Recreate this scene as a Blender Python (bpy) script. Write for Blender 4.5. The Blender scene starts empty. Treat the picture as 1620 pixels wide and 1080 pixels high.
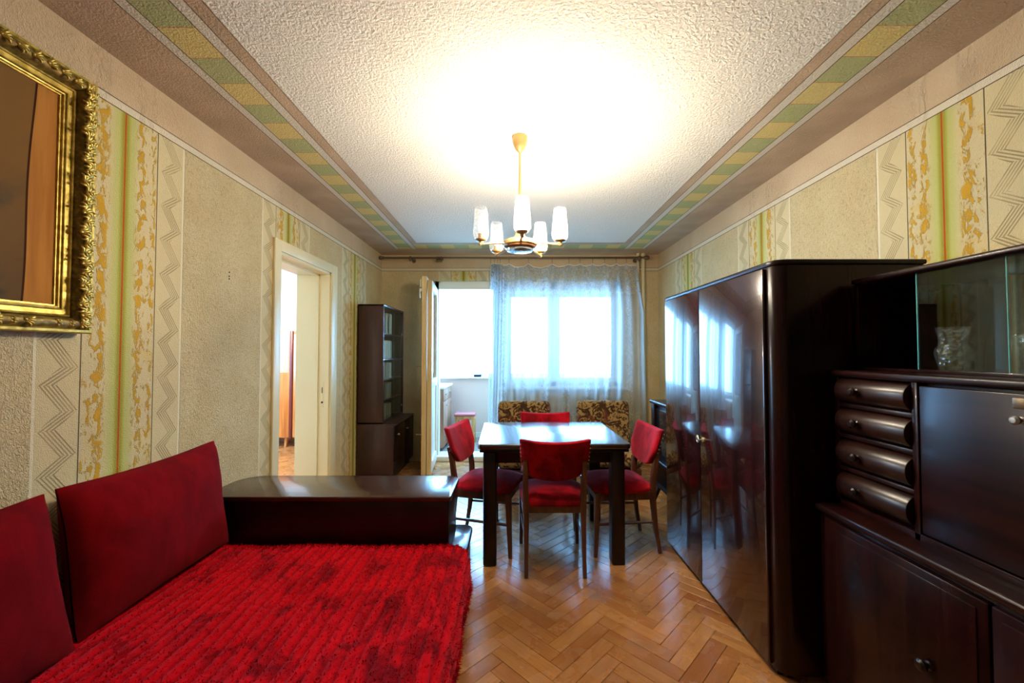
import bpy, bmesh, math, random
from mathutils import Vector, Matrix, noise as mnoise
R = math.radians
PI = math.pi
SC = bpy.context.scene
COL = SC.collection
random.seed(11)

# ------------------------------------------------------------------ camera, sky, exposure
cd = bpy.data.cameras.new('camera'); cam = bpy.data.objects.new('camera', cd); COL.objects.link(cam)
cd.sensor_fit = 'HORIZONTAL'; cd.sensor_width = 36.0; cd.lens = 640.0 * 36.0 / 1620.0
cd.clip_start = 0.02; cd.clip_end = 400
cam.location = (0, 0, 1.32)
cam.rotation_euler = (R(90) + math.atan(17 / 640), 0, math.atan(2 / 640))
SC.camera = cam

SKY = (0.23, 0.56, 1.0); SKY_STRENGTH = 17.0
LAMP = (1.0, 0.87, 0.68); BULB_W = 43.0
w = bpy.data.worlds.new('overcast_sky'); SC.world = w; w.use_nodes = True
bg = w.node_tree.nodes['Background']
bg.inputs[0].default_value = (*SKY, 1); bg.inputs[1].default_value = SKY_STRENGTH

def portal(name, loc, rot, sx, sy):
    l = bpy.data.lights.new(name, 'AREA'); l.shape = 'RECTANGLE'; l.size = sx; l.size_y = sy
    l.cycles.is_portal = True
    o = bpy.data.objects.new(name, l); COL.objects.link(o); o.location = loc; o.rotation_euler = rot
    return o
portal('loggia_sky_portal', (0.09, 6.17, 1.68), (R(-90), 0, 0), 3.4, 1.46)
portal('bedroom_sky_portal', (-5.32, 4.1, 1.55), (0, R(-90), 0), 1.5, 2.2)

SC.view_settings.view_transform = 'Standard'
SC.view_settings.look = 'None'
SC.view_settings.exposure = 1.0
SC.view_settings.gamma = 1.0
SC.view_settings.use_curve_mapping = False
SC.cycles.max_bounces = 10
SC.cycles.diffuse_bounces = 6
SC.cycles.transparent_max_bounces = 24
SC.cycles.caustics_reflective = False
SC.cycles.caustics_refractive = False
SC.cycles.sample_clamp_indirect = 6.0

# ------------------------------------------------------------------ node helpers
class NT:
    """tiny expression builder over a material's node tree"""
    def __init__(s, name):
        s.m = bpy.data.materials.new(name); s.m.use_nodes = True
        s.t = s.m.node_tree; s.n = s.t.nodes
        s.b = s.n['Principled BSDF']; s.out = s.n['Material Output']
    def link(s, a, b): s.t.links.new(a, b)
    def put(s, sock, v):
        if isinstance(v, X): s.link(v.s, sock)
        elif isinstance(v, bpy.types.NodeSocket): s.link(v, sock)
        else:
            if isinstance(v, (tuple, list)) and len(v) == 3 and sock.type == 'RGBA': v = (*v, 1)
            sock.default_value = v
    def math(s, op, *a):
        n = s.n.new('ShaderNodeMath'); n.operation = op
        for i, v in enumerate(a): s.put(n.inputs[i], v)
        return X(s, n.outputs[0])
    def step(s, x, a, b):          # smooth 0..1 between a and b
        n = s.n.new('ShaderNodeMapRange'); n.interpolation_type = 'SMOOTHSTEP'
        s.put(n.inputs[0], x); n.inputs[1].default_value = a; n.inputs[2].default_value = b
        return X(s, n.outputs[0])
    def band(s, x, a, b, e=.002): return s.step(x, a - e, a + e) * (1 - s.step(x, b - e, b + e))
    def line(s, x, c, wd): return 1 - s.step((x - c).abs(), wd * .5, wd * .5 + .0015)
    def mix(s, f, a, b, mode='MIX'):
        n = s.n.new('ShaderNodeMix'); n.data_type = 'RGBA'; n.blend_type = mode; n.clamp_factor = True
        s.put(n.inputs[0], f); s.put(n.inputs[6], a); s.put(n.inputs[7], b)
        return X(s, n.outputs[2])
    def coord(s, kind='Object'):
        n = s.n.new('ShaderNodeTexCoord'); return X(s, n.outputs[kind])
    def xyz(s, v):
        n = s.n.new('ShaderNodeSeparateXYZ'); s.put(n.inputs[0], v)
        return [X(s, o) for o in n.outputs]
    def vec(s, x, y, z):
        n = s.n.new('ShaderNodeCombineXYZ')
        for i, v in enumerate((x, y, z)): s.put(n.inputs[i], v)
        return X(s, n.outputs[0])
    def scale(s, v, sc, loc=(0, 0, 0), rot=(0, 0, 0)):
        n = s.n.new('ShaderNodeMapping'); s.put(n.inputs[0], v)
        n.inputs[1].default_value = loc; n.inputs[2].default_value = rot; n.inputs[3].default_value = sc
        return X(s, n.outputs[0])
    def noise(s, v, sc, det=3, rough=.5, dist=0):
        n = s.n.new('ShaderNodeTexNoise'); s.put(n.inputs['Vector'], v)
        n.inputs['Scale'].default_value = sc; n.inputs['Detail'].default_value = det
        n.inputs['Roughness'].default_value = rough; n.inputs['Distortion'].default_value = dist
        return X(s, n.outputs[0])
    def voronoi(s, v, sc, feat='F1'):
        n = s.n.new('ShaderNodeTexVoronoi'); n.feature = feat; s.put(n.inputs['Vector'], v)
        n.inputs['Scale'].default_value = sc
        return X(s, n.outputs[0])
    def bump(s, h, strength=.5, dist=.01):
        n = s.n.new('ShaderNodeBump'); s.put(n.inputs['Height'], h)
        s.put(n.inputs['Strength'], strength); n.inputs['Distance'].default_value = dist
        return X(s, n.outputs[0])
    def rand(s):
        n = s.n.new('ShaderNodeObjectInfo'); return X(s, n.outputs['Random'])
    def island(s):
        n = s.n.new('ShaderNodeNewGeometry'); return X(s, n.outputs['Random Per Island'])
    def set(s, **k):
        al = dict(color='Base Color', rough='Roughness', metal='Metallic', normal='Normal', coat='Coat Weight',
                  coat_rough='Coat Roughness', spec='Specular IOR Level', sheen='Sheen Weight', sheen_tint='Sheen Tint',
                  sheen_rough='Sheen Roughness', emit='Emission Color', emit_s='Emission Strength', sss='Subsurface Weight')
        for q, v in k.items(): s.put(s.b.inputs[al[q]], v)
        return s.m
class X:
    def __init__(s, nt, sock): s.nt, s.s = nt, sock
    def __add__(s, o): return s.nt.math('ADD', s, o)
    __radd__ = __add__
    def __sub__(s, o): return s.nt.math('SUBTRACT', s, o)
    def __rsub__(s, o): return s.nt.math('SUBTRACT', o, s)
    def __mul__(s, o): return s.nt.math('MULTIPLY', s, o)
    __rmul__ = __mul__
    def __truediv__(s, o): return s.nt.math('DIVIDE', s, o)
    def abs(s): return s.nt.math('ABSOLUTE', s)
    def floor(s): return s.nt.math('FLOOR', s)
    def mod(s, p): return s.nt.math('FLOORED_MODULO', s, p)
    def sin(s): return s.nt.math('SINE', s)
    def min(s, o): return s.nt.math('MINIMUM', s, o)
    def max(s, o): return s.nt.math('MAXIMUM', s, o)
    def gt(s, o): return s.nt.math('GREATER_THAN', s, o)
    def lt(s, o): return s.nt.math('LESS_THAN', s, o)

def srgb(r, g, b):
    f = lambda c: (c / 255 / 12.92) if c / 255 <= .04045 else ((c / 255 + .055) / 1.055) ** 2.4
    return (f(r), f(g), f(b))

# ------------------------------------------------------------------ materials
def plain(name, color, rough=.5, metal=0, **k):
    t = NT(name); return t.set(color=color, rough=rough, metal=metal, **k)

def wood(name, dark, light, rough=.25, axis=2, grain=1.0, coat=0.0, coat_rough=.05, spec=.5):
    t = NT(name); v = t.coord()
    sc = [38 * grain, 38 * grain, 38 * grain]; sc[axis] = 2.2 * grain
    g = t.noise(t.scale(v, sc), 1.0, 4, .6, .6)
    g2 = t.noise(v, 3, 2)
    f = t.step(g * .75 + g2 * .25, .35, .65)
    return t.set(color=t.mix(f, dark, light), rough=rough, coat=coat, coat_rough=coat_rough, spec=spec,
                 normal=t.bump(g, .06, .002))

def cloth(name, dark, light, sc=26, rough=.95, sheen=.25, bumpy=.3, tint=(1, .3, .3)):
    t = NT(name); v = t.coord()
    m = t.step(t.noise(t.scale(v, (1, 1, .55)), sc, 4, .6, .6), .32, .70)
    fine = t.noise(v, 420, 2, .6)
    return t.set(color=t.mix(m, dark, light), rough=rough, sheen=sheen, sheen_tint=tint, spec=.1,
                 normal=t.bump(fine, bumpy, .002))

def thin_glass(name, tint=(1, 1, 1), gloss=.06, rough=.0, bump=None, solid=0.0, solid_color=(.8, .8, .8)):
    t = NT(name)
    tr = t.n.new('ShaderNodeBsdfTransparent'); tr.inputs[0].default_value = (*tint, 1)
    gl = t.n.new('ShaderNodeBsdfGlossy'); gl.inputs['Roughness'].default_value = rough
    lw = t.n.new('ShaderNodeLayerWeight'); lw.inputs[0].default_value = .5
    if bump:
        nb = t.bump(bump(t), .9, .01); t.put(gl.inputs['Normal'], nb); t.put(lw.inputs['Normal'], nb)
    fac = t.math('POWER', X(t, lw.outputs['Facing']), 5.0) * .5 + (.025 + gloss)
    mx = t.n.new('ShaderNodeMixShader'); t.put(mx.inputs[0], fac); t.link(tr.outputs[0], mx.inputs[1]); t.link(gl.outputs[0], mx.inputs[2])
    res = mx
    if solid > 0:
        df = t.n.new('ShaderNodeBsdfTranslucent'); df.inputs[0].default_value = (*solid_color, 1)
        d2 = t.n.new('ShaderNodeBsdfDiffuse'); d2.inputs[0].default_value = (*solid_color, 1)
        m3 = t.n.new('ShaderNodeMixShader'); m3.inputs[0].default_value = .4; t.link(df.outputs[0], m3.inputs[1]); t.link(d2.outputs[0], m3.inputs[2])
        m2 = t.n.new('ShaderNodeMixShader'); m2.inputs[0].default_value = solid
        t.link(mx.outputs[0], m2.inputs[1]); t.link(m3.outputs[0], m2.inputs[2]); res = m2
    t.link(res.outputs[0], t.out.inputs[0])
    return t.m

STRIPE0, STRIPE1 = 2.317, 2.352
def wall_material(name, axis, u0, period=1.22):
    """hand-rolled wall paint: plain stippled fields and vertical ornament bands; axis = 0 (x) or 1 (y) runs along the wall"""
    t = NT(name); v = t.coord(); xyz = t.xyz(v); a = xyz[axis]; z = xyz[2]
    u = (a - u0).mod(period)
    cream = srgb(208, 192, 148); field = srgb(219, 196, 146)
    yellow = srgb(200, 154, 44); green = srgb(178, 184, 96); olive = srgb(150, 140, 30); red = srgb(178, 84, 28); dark = srgb(70, 58, 40)
    bandm = t.band(u, .0, .605, .001)
    wob = t.noise(v, 5, 3)
    fieldc = t.mix(t.step(wob, .3, .7), field, srgb(226, 206, 158))
    col = t.mix(bandm, fieldc, cream)
    # mottled yellow beside the centre
    n1 = t.noise(t.scale(v, (1, 1, .5)), 42, 5, .70, .5)
    dens = t.band(u, .152, .242, .012) + t.band(u, .352, .452, .012)
    prof = t.band(u, .195, .238, .02) + t.band(u, .362, .392, .018) * .9 + t.band(u, .42, .45, .01) * .5
    sp = t.step(n1 + prof * .11, .56, .62) * dens
    sp2 = t.step(t.noise(v, 9, 3), .45, .75) * dens * .55
    col = t.mix(sp2, col, srgb(212, 178, 92))
    col = t.mix(sp, col, yellow)
    # green glow with olive core and red line
    gd = (u - .302).abs()
    g1 = 1 - t.step(gd, .02, .075)
    g2 = 1 - t.step(gd, .008, .028)
    col = t.mix(g1 * .8, col, green)
    col = t.mix(g2 * .85, col, olive)
    col = t.mix(t.line(u, .302, .006), col, red)
    # fine dark lines, pale lines
    col = t.mix(t.line(u, .15, .003) * .9 + t.line(u, .455, .003) * .9, col, dark)
    col = t.mix(t.line(u, .003, .010) * .7 + t.line(u, .600, .010) * .7, col, srgb(232, 224, 198))
    # folded-ribbon ornament in the two outer strips
    orn = None
    for c in (.078, .53):
        wd = 1.0 if c < .2 else .9
        lx = (u - c) / wd
        p = z / .158
        fr = p.mod(1.0)
        tri = .5 - (fr / .62).min((1 - fr) / .38)     # -.5 .. .5 uneven zigzag
        cx = tri * .070
        inside = 1 - t.step((lx - cx).abs(), .029, .031)
        up = fr.gt(.62)
        l1 = ((lx - cx) * 2 * PI / .0125).sin().gt(.25)                # stripes along the long fold
        l2 = ((z - lx * .7) * 2 * PI / .0135).sin().gt(.1)             # hatch over the short fold
        pat = inside * (l1 * (1 - up) + l2 * up)
        orn = pat if orn is None else orn + pat
    worn = t.step(t.noise(v, 7, 2), .25, .6)
    ornm = orn * (.42 + worn * .5)
    col = t.mix(ornm, col, srgb(150, 134, 98))
    # painted rail and pink frieze above
    above = t.step(z, STRIPE0 - .001, STRIPE0 + .001)
    frieze = t.mix(t.step(t.noise(v, 3, 2), .3, .7), srgb(200, 174, 138), srgb(212, 188, 152))
    col = t.mix(above, col, frieze)
    col = t.mix(t.band(z, STRIPE0, STRIPE1, .001), col, srgb(222, 210, 184))
    col = t.mix(t.line(z, STRIPE0, .0025) + t.line(z, STRIPE1, .0025), col, srgb(92, 72, 52))
    # stippled roller relief
    st = t.noise(t.scale(v, (1, 1, .6)), 105, 3, .65, 1.2)
    fl = t.noise(v, 260, 2)
    specks = t.step(st, .55, .66) * (1 - bandm) * (1 - above)
    col = t.mix(specks * .36, col, srgb(120, 104, 74))
    amt = (1 - bandm) * (1 - above) * .8 + .16 + above * .3
    return t.set(color=col, rough=.85, spec=.2, normal=t.bump(st * amt + fl * .15 + sp * .15 - ornm * .12, .9, .017))

def ceiling_material(x0, x1, y1):
    t = NT('ceiling_paint'); v = t.coord(); x, y, z = t.xyz(v)
    d_side = (x - x0).min(x1 - x); d_back = y1 - y
    brown = srgb(176, 152, 124); white = srgb(204, 196, 180); stucco = srgb(226, 219, 204)
    gre = srgb(160, 164, 104); yel = srgb(204, 182, 104); ln = srgb(96, 78, 58)
    col = t.mix(t.step(d_side.min(d_back), .555, .558), t.mix(t.step(t.noise(v, 4, 2), .3, .7), brown, srgb(190, 164, 136)), stucco)
    def strip(d, along, ok, fr=(.255, .30, .445, .495)):
        nonlocal col
        k = (along / .156).floor().mod(2.0)
        cells = t.mix(k, gre, yel)
        edge = (along.mod(.156) - .078).abs()
        cells = t.mix(t.step(edge, .0755, .0768), cells, srgb(170, 110, 50))
        cells = t.mix(t.noise(v, 30, 3) * .3, cells, white)
        col = t.mix(t.band(d, fr[0], fr[3], .001) * ok, col, white)
        col = t.mix(t.band(d, fr[1], fr[2], .001) * ok, col, cells)
        for q in fr: col = t.mix(t.line(d, q, .003) * ok, col, ln)
    strip(d_back, x + .04, t.step(d_side, .494, .496), (.30, .302, .47, .49))
    strip(d_side, y - .05, t.step(d_back, .29, .292))
    st = t.noise(v, 84, 4, .6, .25); st2 = t.noise(v, 170, 2)
    inner = t.step(d_side.min(d_back), .553, .56)
    return t.set(color=col, rough=.9, spec=.15, normal=t.bump(st * (inner * .8 + .3) + st2 * .22, .8, .014))

M = {}
def mats():
    M['wall_y'] = wall_material('wall_paint_along', 1, 1.356)
    M['wall_x'] = wall_material('wall_paint_across', 0, -.61 - .302, 3.66)
    M['white_wall'] = plain('white_plaster', srgb(236, 236, 232), .8)
    M['loggia_wall'] = plain('pale_loggia_plaster', srgb(220, 196, 196), .85)
    M['loggia_floor'] = plain('loggia_screed', srgb(132, 128, 122), .8)
    M['mahogany'] = wood('dark_mahogany', (.005, .0012, .001), (.017, .0034, .0025), .26, 2, .8, .05, .05, .18)
    M['door_gloss'] = wood('mirror_polished_mahogany', (.008, .0018, .0015), (.026, .0052, .004), .2, 2, .8, .75, .03, .45)
    M['mahogany_y'] = wood('dark_mahogany_lengthwise', (.005, .0012, .001), (.017, .0034, .0025), .32, 1, .8, .06, .1, .22)
    M['black_wood'] = wood('black_brown_wood', (.006, .003, .0026), (.012, .005, .0038), .3, 0, .8, .1, .1, .25)
    M['table_top'] = wood('polished_table_top', (.010, .005, .004), (.024, .011, .008), .22, 1, .8, .8, .10, .7)
    M['console_top'] = wood('polished_console_top', (.022, .008, .004), (.050, .019, .010), .22, 0, .8, .4, .08)
    M['drawer'] = wood('rounded_drawer_veneer', (.010, .003, .0018), (.024, .0062, .0035), .33, 1, 1, .12, .2, .4)
    M['bookcase'] = wood('brown_lacquer', (.034, .014, .014), (.052, .022, .021), .35, 2, .8, .2, .1)
    M['chair_wood'] = wood('red_brown_beech', (.060, .016, .006), (.120, .036, .014), .33, 2, 1, .3, .12)
    M['honey_veneer'] = wood('honey_veneer', srgb(170, 98, 40), srgb(204, 134, 70), .35, 2, .6, .2, .1)
    M['pine'] = wood('pale_pine', srgb(176, 130, 80), srgb(206, 166, 112), .5, 2, .8)
    M['pale_cabinet'] = wood('pale_cabinet_veneer', srgb(150, 112, 92), srgb(172, 134, 110), .5, 2, .6)
    M['door_paint'] = plain('cream_gloss_paint', srgb(226, 214, 172), .35)
    M['frame_white'] = plain('white_gloss_paint', srgb(232, 228, 212), .35)
    M['old_edge'] = wood('yellowed_door_edge', srgb(196, 166, 110), srgb(220, 196, 142), .5, 2, .5)
    M['velvet'] = cloth('red_velvet', srgb(104, 4, 14), srgb(172, 10, 26), 9, .9, .25, .3, (1, .2, .25))
    M['cushion'] = cloth('dark_red_plush', srgb(88, 1, 6), srgb(112, 2, 9), 9, 1, .05, .5, (1, .1, .1))
    M['gold'] = None
    t = NT('gilt'); v = t.coord(); n = t.noise(v, 40, 4)
    M['gold'] = t.set(color=t.mix(t.step(n, .35, .7), srgb(160, 136, 58), srgb(220, 194, 104)), metal=.65, rough=.36, normal=t.bump(n, .15, .003))
    t = NT('dark_gilt'); v = t.coord(); n = t.noise(v, 60, 4)
    M['dark_gold'] = t.set(color=t.mix(t.step(n, .4, .7), srgb(112, 90, 36), srgb(162, 136, 62)), metal=.4, rough=.5)
    M['brass'] = plain('aged_brass', srgb(196, 164, 104), .32, .85)
    M['lamp_metal'] = plain('champagne_lamp_metal', srgb(160, 130, 82), .38, .5)
    M['bronze'] = plain('bronze_tube', srgb(110, 92, 70), .35, .7)
    M['pipe'] = plain('cream_painted_pipe', srgb(206, 190, 150), .4)
    M['steel'] = plain('dull_steel', srgb(160, 160, 158), .35, .9)
    M['black'] = plain('black_void', (.004, .004, .004), .6)
    M['lamp_glass'] = thin_glass('cut_lamp_glass', (1, 1, 1), .10, .05, lambda t: t.voronoi(t.coord(), 75), .07, (.95, .95, .95))
    M['glass'] = thin_glass('clear_glass', (.97, .985, .985), .0)
    M['green_glass'] = thin_glass('greenish_sliding_glass', (.90, .97, .965), .05)
    M['crystal'] = thin_glass('cut_crystal', (.86, .90, .90), .12, .03, lambda t: t.voronoi(t.coord(), 55), .06)
    M['glass_edge'] = plain('cyan_glass_edge', srgb(96, 190, 196), .15)
    M['frosted'] = thin_glass('pale_glass_front', (1, 1, 1), .1, .05, None, .75, (.92, .94, .96))
    t = NT('lit_bulb'); M['bulb'] = t.set(color=(1, .9, .7), emit=(1, .86, .62), emit_s=30)
    M['dead_bulb'] = thin_glass('unlit_bulb_glass', (.95, .95, .95), .08, .02, None, .25)
    # bedspread: ribbed chenille
    t = NT('red_chenille'); v = t.coord()
    m = t.step(t.noise(t.scale(v, (1, .55, 1)), 9, 4, .62, .9), .30, .55)
    fz = t.noise(v, 300, 2, .6)
    an = t.n.new('ShaderNodeAttribute'); an.attribute_name = 'rib'; rib = t.step(X(t, an.outputs['Fac']), .0, .75)
    ck = t.mix(m, srgb(108, 0, 5), srgb(188, 2, 14))
    M['chenille'] = t.set(color=t.mix(rib, t.mix(.5, ck, srgb(84, 0, 4)), ck), rough=1, spec=.05, sheen=.35, sheen_tint=(1, .15, .25),
                          normal=t.bump(fz, .6, .004))
    # patterned armchair plush
    t = NT('brown_patterned_plush'); v = t.coord()
    a = t.noise(v, 10, 3, .6, 2.6); b = t.noise(v, 8, 2, .6, 1.5)
    c = t.mix(t.step(a, .47, .53), srgb(66, 42, 24), srgb(158, 128, 78))
    c = t.mix(t.step(b, .58, .64) * .8, c, srgb(98, 46, 26))
    M['plush'] = t.set(color=c, rough=.9, sheen=.2, spec=.1, normal=t.bump(t.noise(v, 300, 2), .3, .003))
    # parquet
    for key in ('parquet', 'parquet_field'):
        t = NT(key); rnd = t.rand() if key == 'parquet' else t.island()
        uv = t.coord('UV'); off = t.vec(rnd * 17, rnd * 31, rnd * 7)
        vm = t.n.new('ShaderNodeVectorMath'); t.put(vm.inputs[0], uv); t.put(vm.inputs[1], off)
        p = X(t, vm.outputs[0])
        g = t.noise(t.scale(p, (6, 70, 1)), 1.6, 5, .65, .8)
        big = t.noise(t.scale(p, (3, 10, 1)), 1.2, 2)
        tone = t.noise(t.vec(rnd * 91, rnd * 13, 0), 7.3, 0)
        tn = (rnd * 7.31).mod(1.0)
        c = t.mix(tn, srgb(152, 92, 44), srgb(196, 138, 78))
        c = t.mix(t.step(g, .35, .7) * .38, c, srgb(124, 70, 30))
        c = t.mix(t.step(big, .4, .7) * .25, c, srgb(206, 156, 96))
        ob = t.coord('Object')
        n = t.n.new('ShaderNodeNewGeometry'); wear = t.noise(X(t, n.outputs['Position']), 5, 4, .6)
        wr = t.step(wear, .45, .72)
        c = t.mix(wr * .22, c, srgb(150, 118, 86))
        M[key] = t.set(color=c, rough=.24 + wr * .16, coat=.5, coat_rough=.2, normal=t.bump(g, .08, .002))
    M['joint'] = plain('dark_floor_joint', srgb(60, 34, 16), .9)
    # painting
    t = NT('oil_canvas'); v = t.coord(); x, y, z = t.xyz(v)
    nz = t.noise(v, 4, 4)
    base = t.mix(t.step(z + nz * .2, 1.5, 2.15), srgb(96, 74, 50), srgb(120, 88, 48))
    base = t.mix(t.step(t.noise(v, 6, 3, .5, .4), .52, .66) * (1 - t.step(z, 1.7, 1.95)), base, srgb(72, 66, 52))
    edge = (z - 1.9) * .03 + 1.318 + .004 * (z * 9).sin()
    pil = t.step(y - edge, -.001, .001)
    pc = t.mix(t.step(t.noise(t.scale(v, (1, 20, 1.5)), 2, 3), .3, .7), srgb(160, 106, 50), srgb(178, 124, 62))
    base = t.mix(pil, base, pc)
    base = t.mix(t.line(y - edge, 0, .005), base, srgb(56, 28, 12))
    M['canvas'] = t.set(color=base, rough=.75, spec=.08, normal=t.bump(t.noise(v, 260, 2), .1, .002))
    # curtain lace
    t = NT('white_lace'); uv = t.coord('UV'); u, vv, _ = t.xyz(uv)
    mo = t.noise(t.scale(uv, (1, 1, 0)), 11, 3, .55, 2.4)
    motif = 1 - t.step((mo - .5).abs(), .02, .045)
    mesh = ((u * 2 * PI / .010).sin() * (vv * 2 * PI / .010).sin())
    topb = t.step(vv, 1.99, 2.03)
    botb = 1 - t.step(vv, .60, .66)
    colm = 1 - t.step(((u * 1.0).mod(.36) - .18).abs(), .045, .075)
    deco = motif * (.10 + .55 * topb + .5 * botb + .45 * colm)
    holes = t.step(t.noise(t.scale(uv, (1, .8, 0)), 30, 2, .5, 1), .56, .62) * (.9 * topb + .55 * colm + .3 * botb).min(1.0)
    lwf = t.n.new('ShaderNodeLayerWeight'); lwf.inputs[0].default_value = .5
    slant = t.math('POWER', X(t, lwf.outputs['Facing']), 1.6)          # a slanting fold is a thicker path through the net
    op = (.40 + .10 * mesh + .32 * deco + .10 * topb + slant * 1.1).min(.95) * (1 - holes * .7)
    tr = t.n.new('ShaderNodeBsdfTransparent')
    df = t.n.new('ShaderNodeBsdfDiffuse'); df.inputs[0].default_value = (.80, .81, .82, 1)
    tl = t.n.new('ShaderNodeBsdfTranslucent'); tl.inputs[0].default_value = (.60, .64, .68, 1)
    a1 = t.n.new('ShaderNodeMixShader'); a1.inputs[0].default_value = .78; t.link(df.outputs[0], a1.inputs[1]); t.link(tl.outputs[0], a1.inputs[2])
    a2 = t.n.new('ShaderNodeMixShader'); t.put(a2.inputs[0], op); t.link(tr.outputs[0], a2.inputs[1]); t.link(a1.outputs[0], a2.inputs[2])
    t.link(a2.outputs[0], t.out.inputs[0]); M['lace'] = t.m
    M['hem'] = plain('white_curtain_tape', srgb(226, 224, 220), .9)
    for i, c in enumerate([(196, 188, 170), (120, 96, 70), (70, 84, 70), (150, 140, 120), (96, 50, 44), (58, 66, 84), (176, 150, 104), (210, 206, 196)]):
        M['book%d' % i] = plain('book_cloth_%d' % i, srgb(*c), .6)
    M['pink_vinyl'] = plain('pink_vinyl', srgb(172, 96, 100), .4)
    M['dark_blue'] = plain('dark_blue_plastic', srgb(34, 44, 70), .35)
    M['worktop'] = plain('white_laminate', srgb(222, 222, 218), .4)
    M['radiator'] = plain('cream_radiator', srgb(206, 196, 172), .4)
    M['screen'] = plain('dark_smoked_front', (.012, .014, .018), .12)
    M['far_building'] = plain('pale_render', srgb(220, 216, 206), .9)
mats()

# ------------------------------------------------------------------ mesh helpers
class MB:
    def __init__(s): s.bm = bmesh.new()
    def merge(s, tmp, mat=None):
        if mat is not None: bmesh.ops.transform(tmp, matrix=mat, verts=tmp.verts)
        me = bpy.data.meshes.new('tmp'); tmp.to_mesh(me); tmp.free(); s.bm.from_mesh(me); bpy.data.meshes.remove(me)
        return s
    def box(s, x0, x1, y0, y1, z0, z1, bev=0.0, seg=2, mat=None):
        b = bmesh.new()
        bmesh.ops.create_cube(b, size=1)
        bmesh.ops.scale(b, vec=(x1 - x0, y1 - y0, z1 - z0), verts=b.verts)
        bmesh.ops.translate(b, vec=((x0 + x1) / 2, (y0 + y1) / 2, (z0 + z1) / 2), verts=b.verts)
        if bev: bmesh.ops.bevel(b, geom=list(b.edges), offset=bev, segments=seg, profile=.5, affect='EDGES', clamp_overlap=True)
        return s.merge(b, mat)
    def prism(s, pts, axis, a, c, bev=0.0, mat=None, seg=2):
        """polygon pts (2D, ccw) extruded from a to c along axis (0 x, 1 y, 2 z)"""
        b = bmesh.new()
        def P(p, h): return {0: (h, p[0], p[1]), 1: (p[0], h, p[1]), 2: (p[0], p[1], h)}[axis]
        v0 = [b.verts.new(P(p, a)) for p in pts]; v1 = [b.verts.new(P(p, c)) for p in pts]
        n = len(pts)
        b.faces.new(v0[::-1]); b.faces.new(v1)
        for i in range(n): b.faces.new((v0[i], v0[(i + 1) % n], v1[(i + 1) % n], v1[i]))
        bmesh.ops.recalc_face_normals(b, faces=b.faces)
        if bev:
            eds = [e for e in b.edges if abs((e.verts[0].co - e.verts[1].co)[axis]) < 1e-6]
            bmesh.ops.bevel(b, geom=eds, offset=bev, segments=seg, profile=.5, affect='EDGES', clamp_overlap=True)
        return s.merge(b, mat)
    def tube(s, pts, rad, n=12, cap=True, square=False, mat=None):
        b = bmesh.new(); pts = [Vector(p) for p in pts]
        if not isinstance(rad, (list, tuple)): rad = [rad] * len(pts)
        rings = []; prev = None
        for i, p in enumerate(pts):
            d = (pts[min(i + 1, len(pts) - 1)] - pts[max(i - 1, 0)]).normalized()
            if prev is None:
                up = Vector((0, 1, 0)) if abs(d.z) > .7 else Vector((0, 0, 1))
                u = d.cross(up).normalized()
            else: u = (prev - d * prev.dot(d)).normalized()
            prev = u; v = d.cross(u)
            ring = []
            for k in range(n):
                an = 2 * PI * (k + .5) / n
                r = rad[i]
                if square: r = r * min(1 / max(abs(math.cos(an)), 1e-4), 1 / max(abs(math.sin(an)), 1e-4)); r = min(r, rad[i] * 1.28)
                ring.append(b.verts.new(p + u * math.cos(an) * r + v * math.sin(an) * r))
            rings.append(ring)
        for a, c in zip(rings, rings[1:]):
            for k in range(n): b.faces.new((a[k], a[(k + 1) % n], c[(k + 1) % n], c[k]))
        if cap: b.faces.new(rings[0][::-1]); b.faces.new(rings[-1])
        bmesh.ops.recalc_face_normals(b, faces=b.faces)
        return s.merge(b, mat)
    def lathe(s, prof, c=(0, 0, 0), n=24, axis=2, mat=None):
        """prof: (radius, height) list, revolved about axis through c"""
        b = bmesh.new(); rings = []
        for r, h in prof:
            if r < 1e-5: rings.append([b.verts.new((0, 0, h))])
            else: rings.append([b.verts.new((r * math.cos(2 * PI * k / n), r * math.sin(2 * PI * k / n), h)) for k in range(n)])
        for a, q in zip(rings, rings[1:]):
            for k in range(n):
                i, j = k, (k + 1) % n
                if len(a) == 1 and len(q) == 1: continue
                if len(a) == 1: b.faces.new((a[0], q[i], q[j]))
                elif len(q) == 1: b.faces.new((a[i], a[j], q[0]))
                else: b.faces.new((a[i], a[j], q[j], q[i]))
        bmesh.ops.recalc_face_normals(b, faces=b.faces)
        rot = {2: Matrix(), 0: Matrix.Rotation(R(90), 4, 'Y'), 1: Matrix.Rotation(R(-90), 4, 'X')}[axis]
        bmesh.ops.transform(b, matrix=Matrix.Translation(c) @ rot, verts=b.verts)
        return s.merge(b, mat)
    def ball(s, c, r, n=10, sc=(1, 1, 1)):
        b = bmesh.new(); bmesh.ops.create_uvsphere(b, u_segments=n, v_segments=max(6, n // 2 + 1), radius=r)
        bmesh.ops.scale(b, vec=sc, verts=b.verts); bmesh.ops.translate(b, vec=c, verts=b.verts)
        return s.merge(b)
    def grid(s, f, nu, nv, wrap_u=False, mat=None):
        """f(i/nu, j/nv) -> point"""
        b = bmesh.new()
        vs = [[b.verts.new(f(i / nu, j / nv)) for j in range(nv + 1)] for i in range(nu + (0 if wrap_u else 1))]
        for i in range(nu):
            i2 = (i + 1) % len(vs)
            for j in range(nv): b.faces.new((vs[i][j], vs[i2][j], vs[i2][j + 1], vs[i][j + 1]))
        return s.merge(b, mat)
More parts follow.
